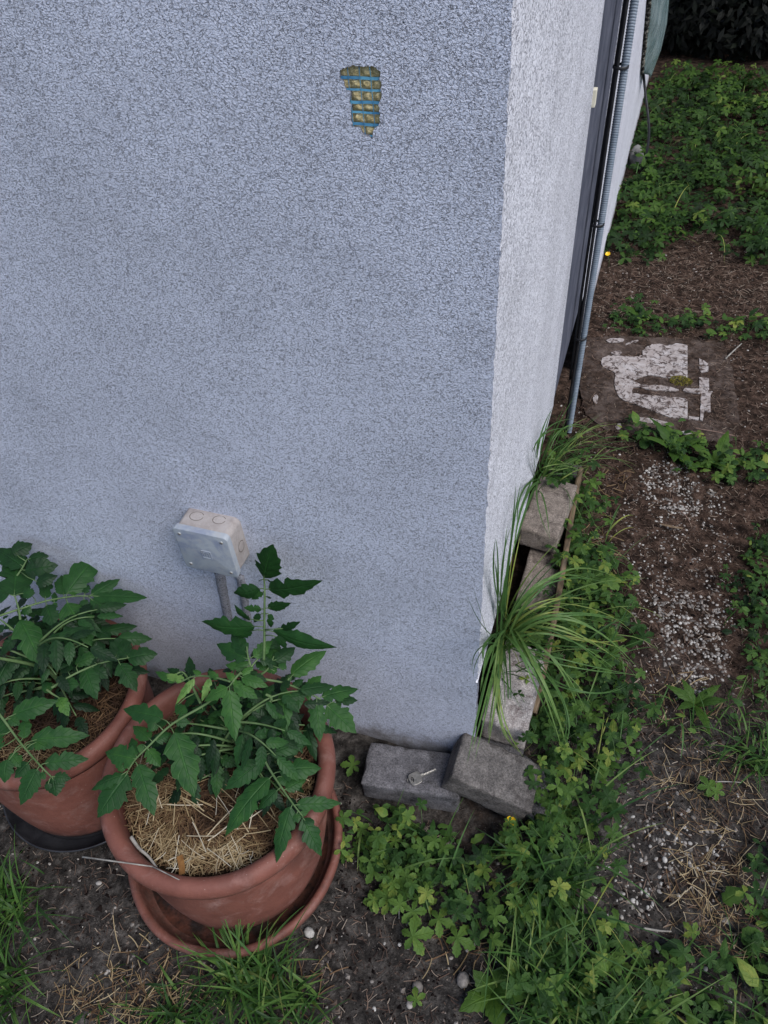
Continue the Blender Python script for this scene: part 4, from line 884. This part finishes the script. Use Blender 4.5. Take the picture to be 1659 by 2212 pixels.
sedge('sedge_clump', (250, 1420), [((215, 1150, .30), (222, 872, .40), .008, .3), ((285, 1000, .35), (360, 520, .50), .0075, .25), ((255, 1120, .30), (297, 735, .42), .005, .3), ((240, 1200, .25), (225, 980, .33), .006, .3), ((300, 1120, .28), (370, 850, .35), .004, .95), ((270, 1250, .2), (300, 1080, .26), .006, .3),
  ((480, 1120, .30), (860, 1115, .12), .006), ((470, 1200, .24), (720, 1030, .16), .0055), ((560, 1110, .30), (1000, 1150, .05), .006), ((520, 1240, .22), (800, 1210, .10), .005, .9), ((640, 1310, .22), (1060, 1365, .05), .007, .45), ((650, 1340, .22), (1090, 1640, .04), .007, .6), ((600, 1380, .2), (990, 1600, .04), .006, .8),
  ((700, 1470, .16), (1005, 1500, .04), .006, .95), ((560, 1440, .18), (1000, 1680, .03), .006), ((520, 1560, .2), (780, 1960, .04), .007, .6), ((450, 1620, .22), (640, 2210, .04), .010, .65), ((400, 1560, .24), (620, 2060, .05), .008, .5), ((430, 1570, .20), (560, 1900, .05), .006),
  ((205, 1700, .2), (88, 2210, .10), .007, .55), ((185, 1650, .22), (55, 2230, .09), .005, .5), ((225, 1750, .2), (192, 2110, .10), .009, .7), ((255, 1620, .2), (300, 1960, .11), .005, .3), ((250, 1870, .15), (392, 2170, .03), .006, .85), ((212, 1900, .14), (330, 2120, .02), .006), ((600, 1600, .15), (1170, 1690, .03), .005, .5), ((700, 1760, .14), (1050, 1755, .05), .005, .4), ((620, 1850, .14), (560, 2200, .04), .006, .45), ((160, 1430, .22), (50, 1165, .30), .004, .1),
  ((150, 1520, .2), (80, 1700, .2), .003, .1), ((330, 1330, .16), (470, 1250, .12), .005), ((240, 1560, .2), (215, 1900, .12), .006, .7), ((300, 1700, .16), (290, 1850, .12), .004, .3), ((180, 1560, .2), (140, 1800, .15), .006, .5), ((170, 1500, .2), (150, 1640, .16), .006, .4), ((480, 1300, .2), (700, 1290, .13), .005, .9)],
  'long arching grass clump hanging over the lichen-blotched paver', 60, 1)
sedge('sedge_clump', (480, 440), [((478, 320, .16), (543, 30, .26), .006, .25), ((500, 240, .2), (700, 158, .12), .0045, .3), ((640, 170, .17), (865, 260, .03), .0045, .5), ((405, 620, .13), (335, 970, .12), .007, .35), ((490, 590, .17), (545, 880, .15), .0065, .45), ((600, 420, .12), (800, 445, .04), .004, .8), ((640, 430, .12), (830, 520, .03), .004), ((560, 380, .14), (700, 400, .06), .004, .8), ((450, 360, .14), (470, 250, .2), .005, .3), ((560, 330, .1), (660, 270, .04), .004), ((400, 560, .12), (370, 800, .12), .005, .3), ((650, 560, .14), (660, 720, .13), .003, .2)],
  'smaller grass clump behind the light brown paver, one blade up the wall', 44, 2)

# ------------------------------------------------------------ litter, dry grass, pebbles
def lay(g, poly, dens, L, w, t, jit=.04, zr=.006, m=0):
    for p in scatter(poly, dens, jit):
        p.z += U(.001, zr); strip(g, p, U(0, 6.283), U(-.12, .12), U(*L), U(*w), max(0, min(1, U(*t))), U(-.35, .35), m)
ALLV = [(-160, 1700), (700, 1700), (1000, 1800), (1180, 1500), (1200, 950), (1250, 640), (1320, 440), (1980, 440), (1980, 2460), (-160, 2460)]
g = MB(); lay(g, ALLV, 5200, (.003, .022), (.0005, .0016), (0, 1)); lay(g, [(1250, 720), (1700, 740), (1700, 1500), (1400, 1700), (1280, 1200)], 1600, (.004, .03), (.0006, .0016), (.1, .9))
lay(g, [(1290, 560), (1420, 550), (1520, 500), (1700, 600), (1700, 700), (1480, 690), (1280, 690)], 6500, (.008, .04), (.0008, .002), (.05, .95), zr=.02)
for _ in range(700):
    p = G(U(1255, 1590), U(725, 950), 0); p.z = .008 + U(0, .006); strip(g, p, U(0, 6.283), U(-.1, .1), U(.004, .03), U(.0006, .0018), U(0, .8), U(-.4, .4))
tag(g.build('leaf_litter', M['litter']), 'brown crumbled leaf and grass litter strewn over the bare soil', 'litter', kind='stuff')
g = MB()
lay(g, [(1440, 1880), (1540, 1840), (1640, 1880), (1640, 2040), (1560, 2080), (1470, 2060)], 17000, (.008, .05), (.0006, .0016), (.05, .97), zr=.014, jit=.09)
lay(g, [(1400, 1640), (1560, 1600), (1650, 1680), (1600, 1900), (1400, 1730)], 7500, (.01, .05), (.0006, .0014), (.1, .95), jit=.08, zr=.01)
lay(g, [(170, 2090), (420, 2070), (460, 2230), (120, 2230), (120, 2150)], 11000, (.01, .05), (.0006, .0017), (.15, .9), zr=.016)
lay(g, [(560, 2090), (700, 2060), (720, 2230), (560, 2230)], 3000, (.015, .05), (.001, .0022), (.1, .7), zr=.012)
lay(g, [(950, 1990), (1060, 1990), (1090, 2110), (960, 2110)], 4200, (.015, .06), (.001, .002), (.2, .8), zr=.012)
lay(g, [(1250, 1150), (1330, 1160), (1330, 1260), (1260, 1260)], 4000, (.02, .06), (.001, .002), (.3, .85), zr=.02)
lay(g, [(1330, 1480), (1420, 1440), (1560, 1500), (1560, 1560), (1380, 1560)], 2600, (.015, .05), (.001, .002), (.2, .85), zr=.01)
lay(g, [(180, 1880), (320, 1990), (360, 2080), (240, 2090)], 900, (.02, .07), (.0008, .0016), (.3, .9), zr=.01)
lay(g, [(1250, 1060), (1340, 980), (1360, 1040), (1290, 1120)], 3600, (.01, .05), (.001, .0022), (.0, .6), zr=.02)
tag(g.build('dry_grass', M['straw']), 'mats of dead straw-coloured grass lying beside the path and the pots', 'dry grass', kind='stuff')
gc = MB()
for poly, dens, r0, r1 in ((ALLV, 6500, .0010, .0032), (ALLV, 500, .003, .007)):
    for p in scatter(poly, dens, .0):
        r_ = U(r0, r1); b = len(gc.v); q = [Vector((U(-1, 1), U(-1, 1), U(-.3, .9))) * r_ for _ in range(5)]
        gc.v += [tuple(p + w_) for w_ in (Vector((-r_, -r_ * .6, -r_ * .3)) + q[0] * .4, Vector((r_, -r_ * .5, -r_ * .3)) + q[1] * .4, Vector((r_ * .3, r_, -r_ * .3)) + q[2] * .4, Vector((-r_ * .8, r_ * .6, -r_ * .2)) + q[4] * .4, Vector((0, 0, r_ * .7)) + q[3] * .4)]
        t = max(0, min(1, rnd() ** 2.2))
        for f_ in ((0, 1, 4), (1, 2, 4), (2, 3, 4), (3, 0, 4)): gc.face(tuple(b + k for k in f_), 0, None, t)
m = NT('crumb', .95, .1); m.color(m.ramp(m.tint(), [(0, (.006, .004, .004)), (.45, (.040, .026, .020)), (.8, (.15, .115, .095)), (1, (.36, .33, .30))])); M['crumb'] = m.mat
tag(gc.build('soil_crumbs', M['crumb'], None, False), 'loose crumbs of earth and grit lying all over the bare soil', 'soil crumbs', kind='stuff')
def pebble(g, p, r, t, sub=0):
    a = U(0, 6.283); ca, sa = math.cos(a), math.sin(a); rx, ry, rz = r * U(.9, 1.35), r * U(.65, .95), r * U(.4, .6); rows = []; n_ = 8
    for i in range(1, 5):
        ph = math.pi * i / 5; rows.append([])
        for k in range(n_):
            b = 2 * math.pi * k / n_; x, y, z = rx * math.sin(ph) * math.cos(b), ry * math.sin(ph) * math.sin(b), rz * math.cos(ph)
            rows[-1].append((p.x + x * ca - y * sa, p.y + x * sa + y * ca, p.z + z))
    rows.insert(0, [(p.x + 1e-5 * math.cos(k) , p.y + 1e-5 * math.sin(k), p.z + rz) for k in range(n_)]); g.grid(rows, 0, t, closed=True)
g = MB()
for poly, dens, r0, r1 in (([(1385, 1010), (1450, 1000), (1540, 1060), (1550, 1090), (1460, 1110), (1380, 1060)], 14000, .0022, .0062), ([(1330, 1060), (1560, 1050), (1600, 1300), (1570, 1500), (1400, 1520), (1380, 1300)], 4500, .0014, .0048), ([(1400, 1290), (1480, 1270), (1560, 1330), (1575, 1480), (1480, 1500), (1420, 1400)], 11000, .0028, .0060),
      ([(1340, 1790), (1470, 1740), (1600, 1800), (1560, 1900), (1400, 1930)], 9000, .0022, .0055), ([(1280, 1830), (1400, 1900), (1430, 1990), (1300, 1980)], 8500, .002, .005), ([(1380, 1230), (1480, 1220), (1500, 1290), (1400, 1290)], 3500, .002, .0045), (ALLV, 260, .0015, .005), ([(740, 2000), (1050, 2040), (1080, 2230), (740, 2230)], 320, .002, .006), ([(20, 1830), (330, 1850), (330, 2100), (60, 2080)], 420, .002, .0045), ([(1330, 900), (1500, 905), (1540, 930), (1330, 930)], 2600, .002, .004)):
    for p in scatter(poly, dens, .02):
        if noise.noise(Vector((p.x * 22, p.y * 22, 30))) < -.05 - .3 * rnd(): continue
        r = U(r0, r1) * .92; p.z -= r * .08; pebble(g, p, r, U(.15, 1))
tag(g.build('gravel', M['pebble']), 'small pale rounded pebbles set in the dark soil of the path', 'gravel', kind='stuff')
for px, py, r, t, lab in ((902, 2132, .012, .35, 'round flat grey pebble on bare soil near the bottom'), (885, 2170, .008, .7, 'small pale pebble at the bottom middle of the photo'), (1000, 2118, .013, .5, 'oval grey pebble near the bottom green mass'), (668, 2015, .013, .85, 'cream stone chip at the right front of the red saucer'), (215, 1909, .006, .8, 'small white pebble left of the red saucer'), (1435, 1858, .007, .9, 'cream stone chip among the dry grass of the lower path')):
    p = G(px, py); p.z = hgt(p.x, p.y) + r * .2; g = MB(); pebble(g, p, r, t); tag(g.build('pebble', M['pebble']), lab, 'pebble', 'loose stones on the soil')
p = G(1376, 345, .02); g = MB()
bm = bmesh.new(); bmesh.ops.create_icosphere(bm, subdivisions=3, radius=.06)
for v in bm.verts: v.co = Vector((v.co.x * .7, v.co.y * .9, v.co.z * 1.1)) * (1 + .35 * noise.noise(v.co * 18))
me = bpy.data.meshes.new('stone'); bm.to_mesh(me); bm.free(); me.materials.append(M['stone']); o = bpy.data.objects.new('stone', me); COL.objects.link(o); o.location = p
tag(o, 'grey stone at the foot of the far side wall beside the hanging cable', 'stone')

# ------------------------------------------------------------ worn white slab in the path
slab = empty('broken_slab', G(1440, 820), 'worn white stone slab pieces with a straight cut edge, half buried in the path', 'slab')
SH = [[(620, 250), (770, 180), (960, 215), (1040, 180), (1165, 210), (1165, 620), (950, 615), (700, 560), (620, 590), (480, 640), (640, 700), (820, 690), (1060, 740), (1060, 770), (700, 750), (520, 700), (480, 770), (500, 800), (850, 830), (1165, 860), (1165, 1100), (950, 1090), (800, 1030), (560, 930), (340, 870), (270, 700), (290, 560), (250, 520), (100, 460), (140, 330), (420, 340), (620, 350)],
  [(1310, 600), (1425, 610), (1430, 770), (1470, 770), (1445, 820), (1445, 1020), (1370, 1000), (1350, 1130), (1320, 1120), (1330, 800), (1100, 770), (1140, 730), (1310, 740)], [(1310, 370), (1420, 430), (1410, 450), (1310, 440)], [(400, 190), (560, 135), (570, 160), (420, 200)], [(530, 1110), (620, 1080), (960, 1150), (980, 1200), (800, 1170), (560, 1130)],
  [(270, 1210), (340, 1150), (370, 1200), (320, 1240)], [(1060, 1250), (1270, 1260), (1240, 1300), (1150, 1320)], [(5, 830), (75, 800), (65, 930), (20, 920)], [(210, 290), (330, 270), (370, 310), (290, 335)], [(170, 130), (390, 120), (400, 160), (200, 180)], [(1180, 1075), (1310, 1085), (1300, 1115), (1180, 1105)], [(1310, 470), (1420, 465), (1420, 520), (1330, 540)]]
c7 = Conv(1480, 820, 4.879)
def chaikin(P_):
    o = []
    for i in range(len(P_)):
        a, b = P_[i], P_[(i + 1) % len(P_)]
        if a[0] > 1100: o.append(a)
        else: o.append((a[0] * .75 + b[0] * .25, a[1] * .75 + b[1] * .25))
        if b[0] <= 1100 or a[0] <= 1100: o.append((a[0] * .25 + b[0] * .75, a[1] * .25 + b[1] * .75))
    return o
ms = NT('worn_slab', .9, .2)
cc = ms.ramp(ms.noise(30, 8, .7), [(.3, (.04, .028, .023)), (.55, (.10, .075, .064)), (.75, (.20, .16, .14))])
cc = ms.mix(ms.ramp(ms.noise(11, 7, .7, .5), [(.42, 0.0), (.56, 1.0)]), cc, ms.ramp(ms.noise(60, 8, .75), [(.35, (.008, .005, .004)), (.55, (.045, .028, .02)), (.75, (.12, .085, .065))])); ms.color(cc); ms.bump(ms.noise(70, 7, .7), .006); M['worn_slab'] = ms.mat
BASE_ = [(-60, 120), (300, 90), (700, 110), (1200, 120), (1600, 180), (1720, 500), (1760, 900), (1820, 1200), (1700, 1380), (1300, 1380), (900, 1320), (500, 1290), (150, 1230), (-80, 1050), (-150, 700), (-100, 350)]
pts = []
for i, (a, b) in enumerate(BASE_):
    a2, b2 = BASE_[(i + 1) % len(BASE_)]
    for j in range(14): t = j / 14; pts.append(G(*c7(a + (a2 - a) * t + U(-14, 14), b + (b2 - b) * t + U(-14, 14)), .0035))
bm = bmesh.new(); cv = bm.verts.new(sum(pts, Vector()) / len(pts)); vs = [bm.verts.new(p) for p in pts]; ve = [bm.verts.new(p - Vector((0, 0, .02))) for p in pts]
for i in range(len(vs)): k = (i + 1) % len(vs); bm.faces.new((cv, vs[k], vs[i])); bm.faces.new((vs[i], vs[k], ve[k], ve[i]))
bmesh.ops.recalc_face_normals(bm, faces=bm.faces); me = bpy.data.meshes.new('slab_base'); bm.to_mesh(me); bm.free(); me.materials.append(M['worn_slab']); o = bpy.data.objects.new('slab_base', me); COL.objects.link(o); o.parent = slab; o.matrix_parent_inverse = Matrix.Translation(-slab.location)
for si, sh in enumerate(SH):
    sh = chaikin(sh); pts = []
    for i, (a, b) in enumerate(sh):
        a2, b2 = sh[(i + 1) % len(sh)]; L_ = math.hypot(a2 - a, b2 - b); k = max(1, int(L_ / 18)); straight = (abs(a2 - a) < 6 and a > 1100)
        for j in range(k):
            t = j / k; jx = 0 if straight else U(-4, 4); p = G(*c7(a + (a2 - a) * t + jx, b + (b2 - b) * t + (0 if straight else U(-4, 4))), .007); pts.append(p)
    bm = bmesh.new(); vs = [bm.verts.new(p) for p in pts]; f = bm.faces.new(vs); bmesh.ops.recalc_face_normals(bm, faces=[f])
    if f.normal.z < 0: f.normal_flip()
    ret = bmesh.ops.extrude_face_region(bm, geom=[f]); 
    for v in [e for e in ret['geom'] if isinstance(e, bmesh.types.BMVert)]: v.co.z -= .012
    bmesh.ops.recalc_face_normals(bm, faces=bm.faces); bmesh.ops.triangulate(bm, faces=[q for q in bm.faces if len(q.verts) > 4])
    me = bpy.data.meshes.new('slab_piece'); bm.to_mesh(me); bm.free(); me.materials.append(M['marble']); o = bpy.data.objects.new('slab_piece', me); COL.objects.link(o); o.parent = slab; o.matrix_parent_inverse = Matrix.Translation(-slab.location)
p = G(*c7(1075, 665)); g = MB()
for k in range(420):
    a = U(0, 6.28); q = .028 * math.sqrt(rnd()); strip(g, p + Vector((q * math.cos(a) * 1.3, q * math.sin(a) * .9, .006 + .016 * (1 - (q / .028) ** 2) * U(.4, 1))), U(0, 6.28), U(-.8, .8), U(.004, .010), U(.0008, .0018), .5, .4)
tag(g.build('moss_cushion', M['moss']), 'small yellow-green moss cushion on the white slab', 'moss')
def stick(a, b, r, mat, name, lab, z=.01, cat='stick'):
    p, q = G(*a, z), G(*b, z); mid = p.lerp(q, .5) + Vector((U(-.004, .004), U(-.004, .004), .002)); g = MB(); g.tube(spline([p, mid, q], 10), r, r * .6, 6); tag(g.build(name, mat), lab, cat)
stick((1500, 925), (1588, 942), .0016, M['twig'], 'twig', 'long thin pinkish twig lying below the white slab')
stick((1567, 775), (1602, 742), .0030, M['bleached'], 'twig', 'short pale stick right of the white slab')
stick((1470, 1105), (1490, 1128), .0016, M['twig'], 'twig', 'thin dry stalk on the path above the wood sliver')
stick((852, 1945), (862, 1985), .0022, M['bleached'], 'twig', 'pale upright stalk left of the two pale cinquefoils')
stick((1520, 1690), (1600, 1690), .0014, M['bleached'], 'twig', 'thin straight pale stalk over the lower path')
stick((1390, 2005), (1450, 2012), .0022, M['bleached'], 'twig', 'pale stalk between lower path and green mass')
g = MB(); p, q = G(1425, 1132, .008), G(1475, 1142, .010); d = (q - p); s_ = Vector((-d.y, d.x, 0)).normalized() * .004
g.grid([[p + d * t - s_ * (1 - abs(2 * t - 1) ** 3) for t in np.linspace(0, 1, 9)], [p + d * t + Vector((0, 0, .003)) for t in np.linspace(0, 1, 9)], [p + d * t + s_ * (1 - abs(2 * t - 1) ** 3) for t in np.linspace(0, 1, 9)]])
o = g.build('wood_sliver', M['wood']); tag(o, 'flat orange-brown wood sliver on the pebbled path', 'wood sliver')
# yellow buttercups
def flower(px, py, z, r, lab):
    p = G(px, py, z); b = Vector((p.x + .01, p.y + .02, 0)); e = empty('buttercup', b, lab, 'flower', 'yellow buttercups')
    g = MB(); g.tube([b, b.lerp(p, .5) + Vector((.004, 0, .004)), p], .0010, .0008, 5); g.build('stem', M['tomato_stem'], e); g = MB(); N = Vector((-.1, -.4, 1)).normalized(); X = N.cross(Vector((0, 1, 0))).normalized(); Y = N.cross(X)
    for k in range(5):
        a = 1.2566 * k + .3; D = X * math.cos(a) + Y * math.sin(a); S_ = D.cross(N); rows = []
        for i in range(6):
            v = i / 5; w = r * .5 * math.sin(math.pi * min(1, .08 + .80 * v)) ** .6; c_ = p + D * r * v + N * (r * .5 * v * v); rows.append([c_ - S_ * w + N * w * .3, c_, c_ + S_ * w + N * w * .3])
        g.grid(rows)
    g.build('petals', M['petal'], e)
flower(1104, 1775, .05, .010, 'yellow buttercup flower just below the tilted paver'); flower(1313, 550, .07, .010, 'tiny yellow buttercup at the foot of the far side wall')

# ------------------------------------------------------------ dark shrubs at the back, and unseen trees added to block the sky
def leafcloud(g, c, rad, n_, s0, s1, tn, m=0, flat=.6):
    for _ in range(n_):
        while True:
            v = Vector((U(-1, 1), U(-1, 1), U(-1, 1)))
            if v.length <= 1: break
        k = .55 + .45 * v.length; v = v.normalized() * (v.length ** .4)
        p = Vector((c[0] + v.x * rad[0], c[1] + v.y * rad[1], c[2] + v.z * rad[2])); r = U(s0, s1); N = (v + Vector((U(-.6, .6), U(-.6, .6), U(0, 1.2)))).normalized()
        X = N.cross(Vector((U(-1, 1), U(-1, 1), .3))).normalized(); Y = N.cross(X); t = max(0, min(1, tn + U(-.4, .4)))
        b = len(g.v); g.v += [tuple(p - X * r), tuple(p + Y * r * .35 - N * r * .1), tuple(p + X * r - N * r * .3), tuple(p - Y * r * .35 - N * r * .1)]; g.face((b, b + 1, b + 2, b + 3), m, [(.5, 0), (0, .5), (.5, 1), (1, .5)], t)
def shrub(loc, rad, n_, lab, name='shrub'):
    e = empty(name, loc, lab, 'shrub', 'dark shrubs at the back of the garden'); g = MB()
    for k in range(6):
        a = U(0, 6.28); d = Vector((math.cos(a) * rad[0] * .6, math.sin(a) * rad[1] * .6, rad[2] * 1.3)); L0 = Vector(loc); g.tube([L0 + d * t * Vector((1, 1, 1)).length / 1.732 + Vector((0, 0, .0)) for t in (0, .3, .7, 1)], .025, .008, 6)
    g.build('branches', M['bark'], e); g = MB()
    for k in range(9): leafcloud(g, (loc[0] + U(-.4, .4) * rad[0], loc[1] + U(-.4, .4) * rad[1], loc[2] + rad[2] * U(.7, 1.5)), [q * U(.45, .7) for q in rad], n_ // 9, .025, .06, .35)
    leafcloud(g, (loc[0], loc[1], loc[2] + rad[2] * .25), (rad[0] * .9, rad[1] * .8, rad[2] * .35), n_ // 3, .02, .05, .3)
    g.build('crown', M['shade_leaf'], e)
shrub((.45, 5.30, 0), (.75, .62, .9), 11000, 'near-black leafy shrub directly behind the far end of the side wall')
shrub((1.65, 5.25, 0), (.9, .65, .9), 11000, 'dark shrub at the top right edge with a few lighter leaves')
shrub((2.8, 6.2, 0), (1.0, .8, 1.2), 3600, 'dark shrub beyond the right edge of the photo')
shrub((-.6, 7.4, 0), (1.0, .7, 1.5), 3600, 'dark shrub hidden behind the end of the house')
def tree(loc, h, rad, n_, lab):  # out-of-view trees, crowns placed to keep sky light off the back
    e = empty('tree', loc, lab, 'tree', 'unseen trees added to shade the back of the garden'); L0 = Vector(loc); g = MB(); g.tube([L0 + Vector((U(-.06, .06), U(-.06, .06), h * t)) for t in (0, .25, .5, .8, 1)], .13, .06, 10)
    for k in range(8):
        a = k * .8; g.tube([L0 + Vector((0, 0, h * .7)), L0 + Vector((math.cos(a) * rad[0] * .4, math.sin(a) * rad[1] * .4, h * .95)), L0 + Vector((math.cos(a) * rad[0] * .8, math.sin(a) * rad[1] * .8, h * 1.1))], .05, .015, 6)
    g.build('trunk', M['bark'], e); g = MB()
    for k in range(14): leafcloud(g, (loc[0] + U(-.6, .6) * rad[0], loc[1] + U(-.6, .6) * rad[1], h + U(-.2, .6) * rad[2]), [q * U(.4, .6) for q in rad], n_ // 14, .09, .17, .5)
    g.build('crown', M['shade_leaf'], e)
tree((1.0, 6.3, 0), 2.3, (2.5, 2.4, 1.2), 16000, 'dense dark tree added unseen behind the shrubs, its low crown shading the far corner')
tree((3.6, 7.2, 0), 2.6, (2.2, 2.2, 1.5), 9000, 'second dense dark tree added unseen further right behind the shrubs')
tree((-1.8, 9.0, 0), 3.2, (2.4, 2.0, 1.6), 4000, 'third dark tree added unseen behind the house end')
